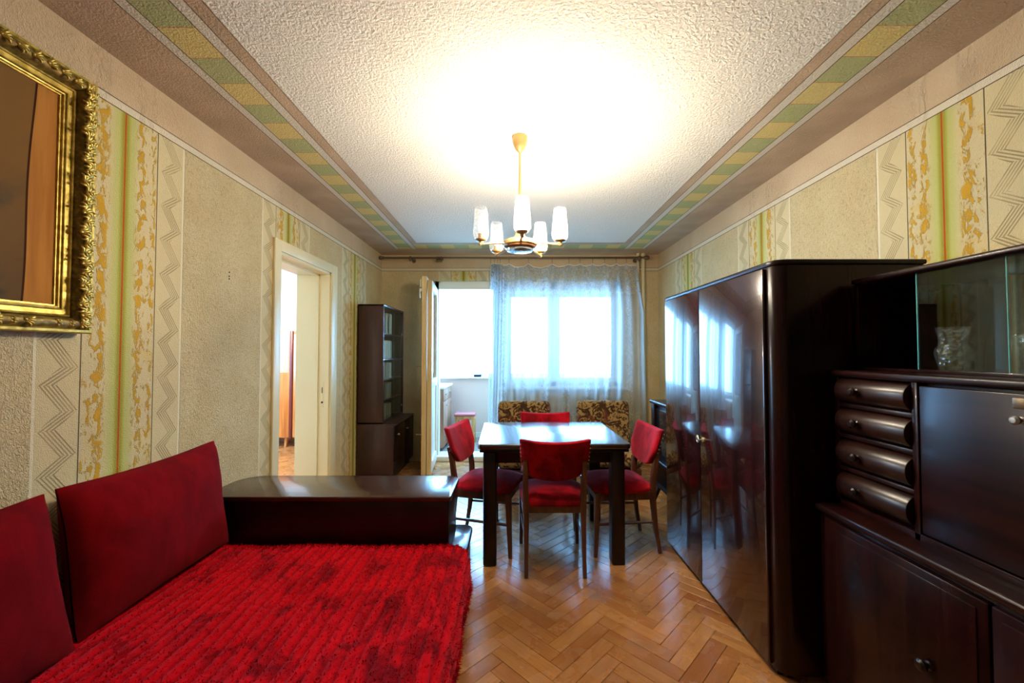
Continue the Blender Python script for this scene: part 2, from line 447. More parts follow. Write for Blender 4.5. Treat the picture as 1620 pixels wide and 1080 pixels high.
def rrect(x0, x1, y0, y1, r, seg=6, corners=(1, 1, 1, 1)):
    """rounded rectangle ccw from lower-left; corners ll, lr, ur, ul: radius factor"""
    pts = []
    for (cx, cy, a0, k) in ((x0, y0, 180, 0), (x1, y0, 270, 1), (x1, y1, 0, 2), (x0, y1, 90, 3)):
        rr = r * corners[k]
        if rr < 1e-4: pts.append((cx, cy)); continue
        ox = cx + (rr if k in (0, 3) else -rr); oy = cy + (rr if k in (0, 1) else -rr)
        for i in range(seg + 1):
            a = R(a0 + 90 * i / seg); pts.append((ox + rr * math.cos(a), oy + rr * math.sin(a)))
    return pts

def obj(name, mb, mat, parent=None, smooth=True, kind=None, label=None, angle=35):
    me = bpy.data.meshes.new(name); mb.bm.to_mesh(me); mb.bm.free()
    if smooth:
        me.shade_smooth(); me.set_sharp_from_angle(angle=R(angle))
    me.materials.append(mat)
    o = bpy.data.objects.new(name, me); COL.objects.link(o)
    if parent: o.parent = parent
    if kind: o['kind'] = kind
    if label: o['label'] = label
    return o
def tag(o, label, cat, group=None):
    o['label'] = label; o['category'] = cat
    if group: o['group'] = group
    return o
def thing(name, label, cat, loc=(0, 0, 0), rotz=0, group=None):
    o = bpy.data.objects.new(name, None); COL.objects.link(o); o.empty_display_size = .05
    o.location = loc; o.rotation_euler = (0, 0, rotz)
    return tag(o, label, cat, group)
def struct(name, mb, mat, parent=None, smooth=False):
    return obj(name, mb, mat, parent, smooth, 'structure' if parent is None else None)
def copy_tree(o, parent=None):
    c = o.copy(); COL.objects.link(c)
    if parent: c.parent = parent
    for ch in [q for q in bpy.data.objects if q.parent == o]: copy_tree(ch, c)
    return c
def clone(o, loc, rotz, label):
    c = copy_tree(o); c.location = loc; c.rotation_euler = (0, 0, rotz); c['label'] = label
    return c

# ------------------------------------------------------------------ the setting
XL, XR, YB, YF, ZC = -1.615, 1.775, 4.94, -1.9, 2.515
D0, D1, DZ = 2.76, 3.56, 2.03            # doorway in the left wall
BX0, BX1, WX0, WX1, HZ, SZ = -.97, -.20, -.13, 1.34, 2.20, .90
OUT = 5.19

f = MB().box(XL - .3, XR + .2, YF - .2, OUT, -.10, -.013)
floor = struct('floor', f, M['joint'])
def herringbone(tip=(.157, 1.763), W=.0715, L=5, x0=XL - .02, x1=XR + .02, y0=YF - .02, y1=YB + .02):
    c = math.sqrt(.5); res = []
    for m in range(-12, 13):
        for k in range(-120, 121):
            for vert in (0, 1):
                if not vert: a, b, w_, h_ = k + 2 * L * m, k, L, 1
                else: a, b, w_, h_ = k + 2 * L * m + L, k - L + 1, 1, L
                px, py = (a + w_ / 2 - 5) * W, (b + h_ / 2 + 4) * W
                X_, Y_ = tip[0] + (px - py) * c, tip[1] + (px + py) * c
                if x0 - .1 < X_ < x1 + .1 and y0 - .1 < Y_ < y1 + .1: res.append((X_, Y_, 45 if not vert else 135))
    return res
def plank_mesh(mb=None, at=(0, 0, 0), rot=0, rnd=0, L=.3575, W=.0715):
    g = .0006; e = .0012
    hx, hy = L / 2 - g, W / 2 - g
    z = rnd
    P = [(-hx, -hy, -.012), (hx, -hy, -.012), (hx, hy, -.012), (-hx, hy, -.012),
         (-hx, -hy, z - e), (hx, -hy, z - e), (hx, hy, z - e), (-hx, hy, z - e),
         (-hx + e, -hy + e, z), (hx - e, -hy + e, z), (hx - e, hy - e, z), (-hx + e, hy - e, z)]
    F = [(0, 1, 5, 4), (1, 2, 6, 5), (2, 3, 7, 6), (3, 0, 4, 7), (4, 5, 9, 8), (5, 6, 10, 9), (6, 7, 11, 10), (7, 4, 8, 11), (8, 9, 10, 11)]
    return P, F
def plank_data(name, items):
    V, Fc, UV = [], [], []
    for (x, y, a, dz) in items:
        P, F = plank_mesh(rnd=dz); o = len(V); ca, sa = math.cos(R(a)), math.sin(R(a))
        V += [(x + p[0] * ca - p[1] * sa, y + p[0] * sa + p[1] * ca, p[2]) for p in P]
        for q in F: Fc.append(tuple(i + o for i in q)); UV += [(P[i][0], P[i][1]) for i in q]
    me = bpy.data.meshes.new(name); me.from_pydata(V, [], Fc)
    uv = me.uv_layers.new(name='UVMap')
    for i, p in enumerate(UV): uv.data[i].uv = p
    return me
pl = herringbone()
def seen(x, y):
    if y < .75: return 9e9
    if abs(x * 640 / y) > 830: return 9e9
    if x < -.25 and y < 2.45: return 9e9
    if x > 1.09 and y < 2.9: return 9e9
    if x < -1.2 and y > 4.1: return 9e9
    return x * x + y * y
pl.sort(key=lambda p: seen(p[0], p[1]))
near, rest = pl[:298], pl[298:]
pm = plank_data('plank', [(0, 0, 0, 0.0)]); pm.materials.append(M['parquet'])
for (x, y, a) in near:
    o = bpy.data.objects.new('plank', pm); COL.objects.link(o); o.parent = floor
    o.location = (x, y, random.uniform(-.0006, .0006)); o.rotation_euler = (0, 0, R(a) + (PI if random.random() < .5 else 0))
me = plank_data('plank_field', [(x, y, a, random.uniform(-.0005, .0005)) for x, y, a in rest]); me.materials.append(M['parquet_field'])
o = bpy.data.objects.new('plank_field', me); COL.objects.link(o); o.parent = floor; o['kind'] = 'stuff'

c = MB().box(XL - .3, XR + .2, YF - .2, OUT, ZC, ZC + .12)
struct('ceiling', c, ceiling_material(XL, XR, YB))
wl = MB().box(XL - .28, XL, YF, D0, 0, ZC).box(XL - .28, XL, D1, OUT, 0, ZC).box(XL - .28, XL, D0, D1, DZ, ZC)
wall_left = struct('wall_left', wl, M['wall_y'])
for z in (1.775, 1.752, 1.737):
    obj('screw_hole', MB().lathe([(0, .0015), (.004, .0015), (.005, 0)], (XL, 2.285, z), 8, 0), M['black'], wall_left)
struct('wall_right', MB().box(XR, XR + .2, YF, OUT, 0, ZC), M['wall_y'])
struct('wall_front', MB().box(XL - .28, XR + .2, YF - .2, YF, 0, ZC), M['wall_x'])
wb = MB().box(XL, BX0, YB, OUT, 0, ZC).box(BX0, WX1, YB, OUT, HZ, ZC).box(BX1, WX0, YB, OUT, 0, HZ).box(WX0, WX1, YB, OUT, 0, SZ).box(WX1, XR, YB, OUT, 0, ZC)
struct('wall_back', wb, M['wall_x'])

# doorway to the bedroom: lining, architrave, strike plate
d1 = MB().box(XL - .285, XL + .004, D0, D0 + .03, 0, DZ).box(XL - .285, XL + .004, D1 - .03, D1, 0, DZ).box(XL - .285, XL + .004, D0, D1, DZ - .03, DZ)
d1.box(XL - .10, XL - .085, D0 + .03, D0 + .045, 0, DZ - .03).box(XL - .10, XL - .085, D1 - .045, D1 - .03, 0, DZ - .03).box(XL - .10, XL - .085, D0 + .03, D1 - .03, DZ - .045, DZ - .03)
door_1 = struct('door_1', d1, M['door_paint'])
ar = MB().box(XL, XL + .018, D0 - .065, D0 + .012, 0, DZ + .065, .004).box(XL, XL + .018, D1 - .012, D1 + .10, 0, DZ + .065, .004).box(XL, XL + .0175, D0 - .06, D1 + .095, DZ - .012, DZ + .065, .004)
obj('architrave', ar, M['door_paint'], door_1)
st = obj('strike_plate', MB().box(XL - .062, XL - .036, D1 - .0325, D1 - .0295, .84, 1.06, .001), M['door_paint'], door_1)
obj('latch_hole', MB().box(XL - .053, XL - .045, D1 - .034, D1 - .032, .965, 1.015, .001), M['black'], st)
obj('key_hole', MB().lathe([(0, 0), (.009, 0), (.009, .002)], (XL - .049, D1 - .035, .885), 12, 1), M['black'], st)

# the balcony door frame and its two coupled leaves, swung open into the room
d2 = MB().box(BX0, BX0 + .05, 5.0, 5.10, .02, HZ, .004).box(BX1 - .05, BX1, 5.0, 5.10, .02, HZ, .004).box(BX0, BX1, 5.0, 5.10, HZ - .10, HZ, .004).box(BX0, BX1, YB - .02, 5.19, 0, .06, .006)
door_2 = struct('door_2', d2, M['frame_white'])
def leaf(name, off, th, lz):
    """leaf in local coords: hinge axis at origin, runs along -y; off = x offset"""
    L_, W_ = .66, .085
    m = MB()
    m.box(off, off + th, -W_, 0, .03, lz, .005).box(off, off + th, -L_, -L_ + W_, .03, lz, .005)
    m.box(off + .0004, off + th - .0004, -L_ + W_, -W_, lz - .085, lz, .004).box(off + .0004, off + th - .0004, -L_ + W_, -W_, .03, .15, .004).box(off + .0004, off + th - .0004, -L_ + W_, -W_, .93, 1.02, .004)
    lf = obj(name, m, M['frame_white'], door_2)
    lf.location = (-.977, 4.935, 0); lf.rotation_euler = (0, 0, R(5.5))
    obj('leaf_panel', MB().box(off + th * .35, off + th * .65, -L_ + W_, -W_, .15, .93), M['frame_white'], lf)
    obj('leaf_pane', MB().box(off + th * .45, off + th * .55, -L_ + W_, -W_, 1.02, lz - .085), M['glass'], lf)
    obj('leaf_edge', MB().box(off + .002, off + th - .002, -L_ - .003, -L_ + .001, .032, lz - .002), M['old_edge'], lf)
    return lf
a = leaf('inner_leaf', .002, .05, 2.09)
b = leaf('outer_leaf', -.055, .05, 2.13)
obj('hinge', MB().tube([(-.075, -.62, 2.02), (-.075, -.62, 2.10)], .007, 8).box(-.08, -.055, -.63, -.61, 1.97, 2.0, .002).box(-.085, -.077, -.635, -.61, 1.90, 2.0, .002), M['frame_white'], b)
for z in (1.17, .45):
    obj('latch_stub', MB().tube([(-.055, -.63, z), (-.105, -.63, z)], .006, 8).ball((-.105, -.63, z), .009, 8), M['brass'], b)

# window: frame, two sashes, panes, sill
wn = MB().box(WX0, WX0 + .06, 5.02, 5.10, SZ, HZ, .004).box(WX1 - .09, WX1, 5.02, 5.10, SZ, HZ, .004).box(WX0, WX1, 5.02, 5.10, HZ - .10, HZ, .004).box(WX0, WX1, 5.02, 5.10, SZ, SZ + .06, .004).box(.47, .53, 5.02, 5.10, SZ, HZ, .004)
window_1 = struct('window_1', wn, M['frame_white'])
for x0, x1 in ((WX0 + .055, .475), (.525, WX1 - .085)):
    sh = MB().box(x0, x0 + .05, 4.99, 5.035, SZ + .05, HZ - .08, .004).box(x1 - .05, x1, 4.99, 5.035, SZ + .05, HZ - .08, .004).box(x0, x1, 4.991, 5.034, HZ - .20, HZ - .08, .004).box(x0, x1, 4.991, 5.034, SZ + .05, SZ + .11, .004)
    sa = obj('sash', sh, M['frame_white'], window_1)
    obj('pane', MB().box(x0 + .05, x1 - .05, 5.01, 5.015, SZ + .11, HZ - .20), M['glass'], sa)
    obj('weather_bar', MB().box(x0 + .02, x1 - .02, 4.978, 4.992, HZ - .125, HZ - .11, .003), M['frame_white'], sa)
obj('window_sill', MB().box(WX0 - .04, WX1 + .04, YB - .07, 5.03, SZ - .03, SZ + .004, .006), M['frame_white'], window_1)

# the glazed loggia outside
struct('floor_loggia', MB().box(-1.9, 2.0, OUT, 6.2, -.1, .055), M['loggia_floor'])
struct('ceiling_loggia', MB().box(-1.9, 2.0, OUT, 6.25, 2.42, 2.6), M['white_wall'])
struct('wall_loggia_left', MB().box(-1.895, -1.6, OUT, 6.5, .0, 2.6), M['loggia_wall'])
struct('wall_loggia_right', MB().box(1.8, 2.0, OUT, 6.2, 0, 2.42), M['loggia_wall'])
struct('wall_parapet', MB().box(-1.6, 1.8, 6.06, 6.2, .0, .93), M['loggia_wall'])
struct('trim_1', MB().box(-1.6, 1.8, 6.045, 6.06, .055, .13, .003), M['worktop'])
struct('trim_2', MB().box(-1.6, 1.8, 5.99, 6.2, .93, .955, .005), M['frame_white'])
lg = MB().box(-1.6, 1.8, 6.10, 6.15, .955, 1.0, .003).box(-1.6, 1.8, 6.10, 6.15, 2.36, 2.42, .003)
for x in (-1.58, -.21, .62, 1.76): lg.box(x - .025, x + .025, 6.10, 6.15, .96, 2.4, .003)
window_2 = struct('window_2', lg, M['frame_white'])
for x0, x1 in ((-1.555, -.235), (-.185, .595), (.645, 1.735)):
    obj('pane', MB().box(x0, x1, 6.12, 6.125, 1.0, 2.36), M['glass'], window_2)

# the bedroom beyond the doorway
BL = -5.2
struct('floor_bedroom', MB().box(BL, XL - .0, 1.6, 6.4, -.1, -.002), M['parquet_field'])
struct('wall_bedroom_back', MB().box(BL, -1.895, 6.4, 6.5, 0, 2.5), M['white_wall'])
struct('wall_bedroom_front', MB().box(BL, -1.895, 1.5, 1.6, 0, 2.5), M['white_wall'])
struct('ceiling_bedroom', MB().box(BL - .1, -1.895, 1.5, 6.5, 2.5, 2.6), M['white_wall'])
struct('wall_bedroom_left', MB().box(BL - .1, BL, 1.6, 3.0, 0, 2.5).box(BL - .1, BL, 5.2, 6.4, 0, 2.5).box(BL - .1, BL, 3.0, 5.2, 0, .8).box(BL - .1, BL, 3.0, 5.2, 2.3, 2.5), M['white_wall'])
wf = MB().box(BL - .08, BL - .03, 3.0, 3.06, .8, 2.3).box(BL - .08, BL - .03, 5.14, 5.2, .8, 2.3).box(BL - .08, BL - .03, 4.07, 4.13, .8, 2.3).box(BL - .08, BL - .03, 3.0, 5.2, .8, .86).box(BL - .08, BL - .03, 3.0, 5.2, 2.24, 2.3)
window_3 = struct('window_3', wf, M['frame_white'])
for y0, y1 in ((3.06, 4.07), (4.13, 5.14)): obj('pane', MB().box(BL - .06, BL - .055, y0, y1, .86, 2.24), M['glass'], window_3)
me = plank_data('plank_field', [(x, y, q, 0) for x, y, q in herringbone((-2.4, 4.2), x0=-3.7, x1=-1.75, y0=2.6, y1=6.3)]); me.materials.append(M['parquet_field'])
o = bpy.data.objects.new('plank_field', me); COL.objects.link(o); o.parent = bpy.data.objects['floor_bedroom']; o['kind'] = 'stuff'
o.location = (0, 0, .003)

# ------------------------------------------------------------------ wardrobe (right, tall)
def knob_mb(r=.016, l=.028, c=(0, 0, 0)):
    """turned knob standing on a face that looks to -x"""
    prof = [(0, -l), (r * .6, -l * .97), (r, -l * .75), (r * .92, -l * .5), (r * .5, -l * .32), (r * .45, -l * .1), (r * .75, 0)]
    return MB().lathe(prof, c, 16, 0)
t = thing('wardrobe', 'tall glossy dark mahogany wardrobe with rounded corner, mirroring the window', 'wardrobe', (1.37, 2.25, 0))
lx = lambda x: x - 1.37
ly = lambda y: y - 2.25
W0, W1, XF, XB = 1.645, 2.86, 1.068, 1.68
obj('carcass', MB().prism(rrect(lx(XF), lx(XB), ly(W0), ly(W1), .055, 8, (1, 0, 0, 1)), 2, .03, 1.678, .003), M['mahogany'], t)
obj('top_slab', MB().prism(rrect(lx(XF - .006), lx(XB), ly(W0 - .005), ly(W1 + .005), .058, 8, (1, 0, 0, 1)), 2, 1.678, 1.70, .006), M['mahogany_y'], t)
for y0, y1, side in ((W0 + .062, 2.292, 1), (2.298, W1 - .055, 0)):
    d = obj('door', MB().box(lx(XF - .016), lx(XF + .004), ly(y0), ly(y1), .036, 1.672, .004), M['door_gloss'], t)
    yk = y1 - .03 if side else y0 + .03
    obj('lock_plate', MB().lathe([(0, -.003), (.012, -.003), (.014, 0)], (lx(XF - .016), ly(yk), .835), 14, 0), M['brass'], d)
    if side:
        obj('key', MB().tube([(lx(XF - .018), ly(yk), .835), (lx(XF - .045), ly(yk), .835)], .0035, 8).tube([(lx(XF - .045), ly(yk) + .013 * math.cos(q * PI / 6), .835 + .013 * math.sin(q * PI / 6)) for q in range(13)], .003, 6), M['steel'], d)
for y0, y1 in ((W0 + .05, W0 + .20), (W1 - .20, W1 - .04)):
    obj('foot', MB().box(lx(XF + .012), lx(XF + .10), ly(y0), ly(y1), 0, .031, .006), M['mahogany_y'], t)
    obj('foot', MB().box(lx(XB - .10), lx(XB - .02), ly(y0), ly(y1), 0, .031, .006), M['mahogany_y'], t)
obj('plinth', MB().box(lx(XF + .04), lx(XB - .03), ly(W0 + .03), ly(W1 - .03), .008, .031), M['black_wood'], t)

# ------------------------------------------------------------------ secretary cabinet (right foreground)
t = thing('secretary_cabinet', 'dark stepped secretary with bowed drawers, drop flap and glass display, right foreground', 'cabinet', (1.45, 1.0, 0))
lx = lambda x: x - 1.45
ly = lambda y: y - 1.0
S0, S1, LX, MX, DX, SB = .44, 1.612, 1.19, 1.272, 1.36, 1.755
obj('lower_body', MB().box(lx(LX + .018), lx(SB), ly(S0), ly(S1), .06, .705, .003), M['mahogany'], t)
obj('base_plinth', MB().box(lx(LX + .05), lx(SB - .02), ly(S0 + .02), ly(S1 - .02), 0, .062), M['black_wood'], t)
obj('lower_top', MB().box(lx(LX - .004), lx(SB), ly(S0 - .002), ly(S1 + .002), .705, .73, .008, 3), M['mahogany_y'], t)
d = obj('cupboard_door', MB().box(lx(LX), lx(LX + .02), ly(1.035), ly(S1 - .04), .075, .69, .006).box(lx(LX - .004), lx(LX + .004), ly(1.06), ly(S1 - .065), .10, .665, .003), M['mahogany'], t)
obj('knob', knob_mb(.017, .03, (lx(LX - .004), ly(1.185), .425)), M['black_wood'], d)
d = obj('cupboard_door', MB().box(lx(LX), lx(LX + .02), ly(S0 + .04), ly(1.030), .075, .69, .006).box(lx(LX - .004), lx(LX + .004), ly(S0 + .065), ly(1.005), .10, .665, .003), M['mahogany'], t)
obj('knob', knob_mb(.017, .03, (lx(LX - .004), ly(.88), .425)), M['black_wood'], d)
# middle tier: frame with drawer bays
m = MB().box(lx(MX + .022), lx(SB), ly(S0), ly(S1), .73, 1.225, .002)
m.box(lx(MX), lx(MX + .03), ly(S1 - .022), ly(S1), .73, 1.225, .002).box(lx(MX), lx(MX + .03), ly(1.282), ly(1.302), .73, 1.225, .002).box(lx(MX), lx(MX + .03), ly(S0), ly(S0 + .022), .73, 1.225, .002)
m.box(lx(MX), lx(MX + .03), ly(S0), ly(S1), .73, .752, .002)
obj('middle_body', m, M['mahogany'], t)
zs = [(1.128, 1.222), (1.012, 1.106), (.886, .985), (.762, .862)]
for z0, z1 in zs[:-1]: obj('drawer_rail', MB().box(lx(MX + .002), lx(MX + .03), ly(1.30), ly(S1 - .02), z0 - .019, z0 - .003, .002), M['mahogany_y'], t)
for z0, z1 in zs:
    h = z1 - z0; pts = []
    for i in range(15):
        q = i / 14; bow = .034 * (max(0, 1 - abs(2 * q - 1) ** 2.4)) ** .8
        pts.append((lx(MX + .012) - bow, z0 + h * q))
    pts = pts + [(lx(MX + .04), z1), (lx(MX + .04), z0)]
    b_ = MB().prism(pts[::-1], 1, ly(1.306), ly(S1 - .026), .003)
    dr = obj('drawer', b_, M['drawer'], t)
    obj('knob', knob_mb(.0165, .028, (lx(MX - .021), ly(1.487), (z0 + z1) / 2)), M['black_wood'], dr)
fl = obj('drop_flap', MB().box(lx(MX - .002), lx(MX + .02), ly(.752), ly(1.276), .758, 1.215, .004), M['mahogany_y'], t)
obj('lock_plate', MB().box(lx(MX - .006), lx(MX), ly(1.005), ly(1.035), 1.178, 1.205, .002), M['bronze'], fl)
obj('handle', knob_mb(.012, .024, (lx(MX - .002), ly(1.02), 1.15)), M['steel'], fl)
obj('side_door', MB().box(lx(MX - .002), lx(MX + .02), ly(S0 + .02), ly(.746), .758, 1.215, .004), M['mahogany'], t)
obj('middle_top', MB().box(lx(MX - .012), lx(SB), ly(S0 - .004), ly(S1 + .004), 1.226, 1.250, .008, 3), M['mahogany_y'], t)
# display tier
dm = MB().box(lx(DX), lx(SB), ly(S1 - .018), ly(S1), 1.25, 1.59, .002).box(lx(DX), lx(SB), ly(S0), ly(S0 + .018), 1.25, 1.59, .002).box(lx(SB - .012), lx(SB), ly(S0), ly(S1), 1.25, 1.59)
dm.box(lx(DX), lx(DX + .03), ly(S0), ly(S1), 1.25, 1.262, .002).box(lx(DX + .03), lx(SB - .01), ly(S0 + .01), ly(S1 - .01), 1.25, 1.259)
obj('display_body', dm, M['mahogany'], t)
obj('display_top', MB().box(lx(DX - .012), lx(SB), ly(S0 - .006), ly(S1 + .004), 1.588, 1.608, .007, 3), M['mahogany_y'], t)
for y0, y1, x in ((1.106, 1.376, DX + .012), (.62, 1.13, DX + .019)):
    g = obj('sliding_pane', MB().box(lx(x), lx(x + .004), ly(y0), ly(y1), 1.262, 1.588), M['green_glass'], t)
    obj('pane_edge', MB().box(lx(x - .0005), lx(x + .0045), ly(y1 - .001), ly(y1 + .0012), 1.262, 1.588), M['glass_edge'], g)
VP = [(.0, .0), (.034, .0), (.036, .006), (.042, .03), (.047, .052), (.045, .066), (.036, .08), (.033, .09), (.037, .11), (.043, .137), (.041, .137), (.034, .108), (.030, .09), (.032, .08), (.041, .064), (.042, .052), (.036, .02), (.0, .012)]
VP = [(r_, h_ * 1.06) for r_, h_ in VP]
v = obj('crystal_vase', MB().lathe(VP, (0, 0, 0), 28), M['crystal']); v.location = (1.49, 1.375, 1.2595)
tag(v, 'small cut crystal vase with waisted neck behind the sliding glass', 'vase')
BP = [(0, 0), (.026, 0), (.030, .008), (.024, .02), (.034, .035), (.058, .062), (.064, .09), (.060, .112), (.057, .112), (.060, .09), (.054, .064), (.030, .04), (0, .032)]
v = obj('crystal_bowl', MB().lathe(BP, (0, 0, 0), 28), M['crystal']); v.location = (1.52, 1.165, 1.2595)
tag(v, 'rounded cut crystal bowl behind the sliding glass at the right frame edge', 'bowl')

# ------------------------------------------------------------------ radiogram (dark, behind the wardrobe)
t = thing('radiogram', 'black cabinet with a smoked front on splayed legs, behind the wardrobe', 'radio cabinet', (1.48, 3.24, 0))
lx = lambda x: x - 1.48
ly = lambda y: y - 3.24
obj('base_cabinet', MB().box(lx(1.225), lx(1.74), ly(2.92), ly(3.57), .22, .40, .006), M['mahogany_y'], t)
obj('ledge', MB().box(lx(1.185), lx(1.75), ly(2.90), ly(3.59), .40, .43, .008, 3), M['black_wood'], t)
obj('upper_cabinet', MB().box(lx(1.235), lx(1.74), ly(2.92), ly(3.57), .43, .875, .006), M['black_wood'], t)
obj('smoked_front', MB().box(lx(1.222), lx(1.24), ly(2.97), ly(3.47), .47, .84, .006), M['screen'], t)
for y0, y1 in ((3.50, 3.575), (2.92, 2.965)): obj('front_stile', MB().box(lx(1.21), lx(1.236), ly(y0), ly(y1), .43, .875, .006), M['black_wood'], t)
obj('lid', MB().box(lx(1.20), lx(1.75), ly(2.90), ly(3.59), .875, .905, .010, 3), M['black_wood'], t)
obj('bottom_rail', MB().box(lx(1.20), lx(1.73), ly(2.93), ly(3.56), .20, .222, .005), M['black_wood'], t)
for sx, sy in ((0, 0), (0, 1), (1, 0), (1, 1)):
    x, y = (1.26, 1.70)[sx], (3.0, 3.50)[sy]
    obj('leg', MB().tube([(lx(x + (.03 if sx else -.055)), ly(y + (.04 if sy else -.04)), 0), (lx(x), ly(y), .205)], [.013, .024], 10), M['black_wood'], t)

# ------------------------------------------------------------------ bookcase (left back corner)
t = thing('bookcase', 'brown two-tier bookcase with sliding glass front in the left back corner', 'bookcase', (-1.42, 4.53, 0))
lx = lambda x: x + 1.42
ly = lambda y: y - 4.53
K0, K1, KX, KL, KB = 4.155, 4.915, -1.335, -1.205, -1.60
obj('lower_body', MB().box(lx(KB), lx(KL - .02), ly(K0), ly(K1), .07, .565, .003), M['bookcase'], t)
obj('lower_top', MB().box(lx(KB), lx(KL), ly(K0), ly(K1), .565, .583, .003), M['bookcase'], t)
obj('plinth', MB().box(lx(KB + .01), lx(KL - .05), ly(K0 + .015), ly(K1 - .015), 0, .072), M['black_wood'], t)
for y0, y1 in ((K0 + .004, 4.533), (4.537, K1 - .004)):
    d = obj('door', MB().box(lx(KL - .02), lx(KL - .002), ly(y0), ly(y1), .20, .56, .003), M['mahogany'], t)
    obj('knob', MB().lathe([(.004, 0), (.005, .012), (.011, .018), (.010, .026), (0, .029)], (lx(KL - .002), ly(y0 + .03 if y0 > 4.4 else y0 + .06), .47), 12, 0), M['steel'], d)
    obj('drawer_front', MB().box(lx(KL - .02), lx(KL - .002), ly(y0), ly(y1), .075, .195, .003), M['black_wood'], t)
u = MB().box(lx(KB), lx(KX), ly(K0), ly(K0 + .018), .583, 1.815, .002).box(lx(KB), lx(KX), ly(K1 - .018), ly(K1), .583, 1.815, .002).box(lx(KB), lx(KX), ly(K0), ly(K1), 1.797, 1.816, .002).box(lx(KB), lx(KB + .008), ly(K0), ly(K1), .583, 1.81).box(lx(KB), lx(KX), ly(K0), ly(K1), .5835, .60, .002)
obj('upper_body', u, M['bookcase'], t)
SH = [.60, .82, 1.035, 1.25, 1.52]
for z in SH[1:]: obj('shelf', MB().box(lx(KB + .008), lx(KX - .022), ly(K0 + .018), ly(K1 - .018), z - .014, z, .002), M['bookcase'], t)
obj('middle_rail', MB().box(lx(KX - .018), lx(KX + .001), ly(K0 + .01), ly(K1 - .01), 1.236, 1.25, .002), M['bookcase'], t)
for z0, z1 in ((.602, 1.236), (1.25, 1.797)):
    g = obj('sliding_pane', MB().box(lx(KX - .007), lx(KX - .003), ly(K0 + .018), ly(4.56), z0, z1), M['green_glass'], t)
    g = obj('sliding_pane', MB().box(lx(KX - .015), lx(KX - .011), ly(4.52), ly(K1 - .018), z0, z1), M['green_glass'], t)
    obj('finger_grip', MB().lathe([(0, .004), (.012, .004), (.014, 0)], (lx(KX - .003), ly(K1 - .06), z0 + .09 if z0 < 1 else 1.53), 12, 0), M['steel'], g)
ORD = ['', 'first', 'second', 'third', 'fourth', 'fifth', 'sixth', 'seventh', 'eighth', 'ninth', 'tenth', 'eleventh', 'twelfth', 'thirteenth', 'fourteenth', 'fifteenth', 'sixteenth', 'seventeenth', 'eighteenth', 'nineteenth', 'twentieth', 'twenty first', 'twenty second']
rng = random.Random(5)
rows = [('lowest shelf', SH[0], (0, 3, 1, 2, 5), .15, .17), ('second lowest shelf', SH[1], (2, 5, 1, 3), .15, .17), ('middle shelf', SH[2], (1, 6, 3, 0), .15, .18), ('second highest shelf', SH[3], (7, 0, 7, 0), .19, .20), ('top shelf', SH[4], (6, 4, 1, 0, 5), .19, .23)]
words_ = {0: 'pale', 1: 'brown', 2: 'green', 3: 'grey beige', 4: 'dark red', 5: 'dark blue', 6: 'tan', 7: 'white'}
for rname, z, cols, h0, h1 in rows:
    y = K0 + .026; nb_ = 0
    while y < 4.56:
        wd = rng.uniform(.020, .036); h = rng.uniform(h0, h1); dp = rng.uniform(.13, .165); k = rng.choice(cols)
        x1 = KX - .045 - rng.uniform(0, .012)
        m = MB().box(x1 - dp, x1, y, y + .0025, z, z + h).box(x1 - dp, x1, y + wd - .0025, y + wd, z, z + h)
        m.tube([(x1 - .001, y + wd / 2, z), (x1 - .001, y + wd / 2, z + h)], wd * .5, 10)
        m.box(x1 - dp + .004, x1 - .004, y + .0024, y + wd - .0024, z + .003, z + h - .004)
        b_ = obj('book', m, M['book%d' % k])
        nb_ += 1
        tag(b_, '%s book, %s from the near end of the bookcase %s' % (words_[k], ORD[nb_], rname), 'book', 'books on the %s' % rname)
        y += wd + .0015

# ------------------------------------------------------------------ picture on the left wall
t = thing('framed_painting', 'dark oil painting in a wide carved gilt frame on the left wall', 'painting', (XL, .92, 1.86))
PY0, PY1, PZ0, PZ1 = .92 - .575, 1.493, 1.388, 2.322
prof_out = [(0, .001), (0, .050), (.004, .056), (.012, .056), (.016, .050)]
prof_mid = [(.016, .050), (.020, .056), (.030, .064), (.040, .062), (.050, .045), (.056, .026)]
prof_in = [(.056, .026), (.058, .034), (.061, .036), (.064, .034), (.065, .028), (.080, .026), (.081, .031), (.0845, .032), (.086, .026), (.088, .026), (.0885, .029), (.092, .028), (.093, .021), (.097, .020), (.098, .012)]
def mitre(prof):
    m = MB(); b_ = bmesh.new(); rings = []
    for u_, h in prof:
        rings.append([b_.verts.new((h, y, z)) for y, z in ((PY0 - .92 + u_, PZ0 - 1.86 + u_), (PY1 - .92 - u_, PZ0 - 1.86 + u_), (PY1 - .92 - u_, PZ1 - 1.86 - u_), (PY0 - .92 + u_, PZ1 - 1.86 - u_))])
    for p, q in zip(rings, rings[1:]):
        for k in range(4): b_.faces.new((p[k], p[(k + 1) % 4], q[(k + 1) % 4], q[k]))
    bmesh.ops.recalc_face_normals(b_, faces=b_.faces)
    return m.merge(b_)
obj('outer_moulding', mitre(prof_out), M['gold'], t, angle=20)
obj('carved_moulding', mitre(prof_mid), M['dark_gold'], t, angle=50)
obj('inner_moulding', mitre(prof_in), M['gold'], t, angle=20)
cv = MB().box(.008, .014, PY0 - .92 + .095, PY1 - .92 - .095, PZ0 - 1.86 + .095, PZ1 - 1.86 - .095)
cvo = obj('canvas', cv, M['canvas'], t)
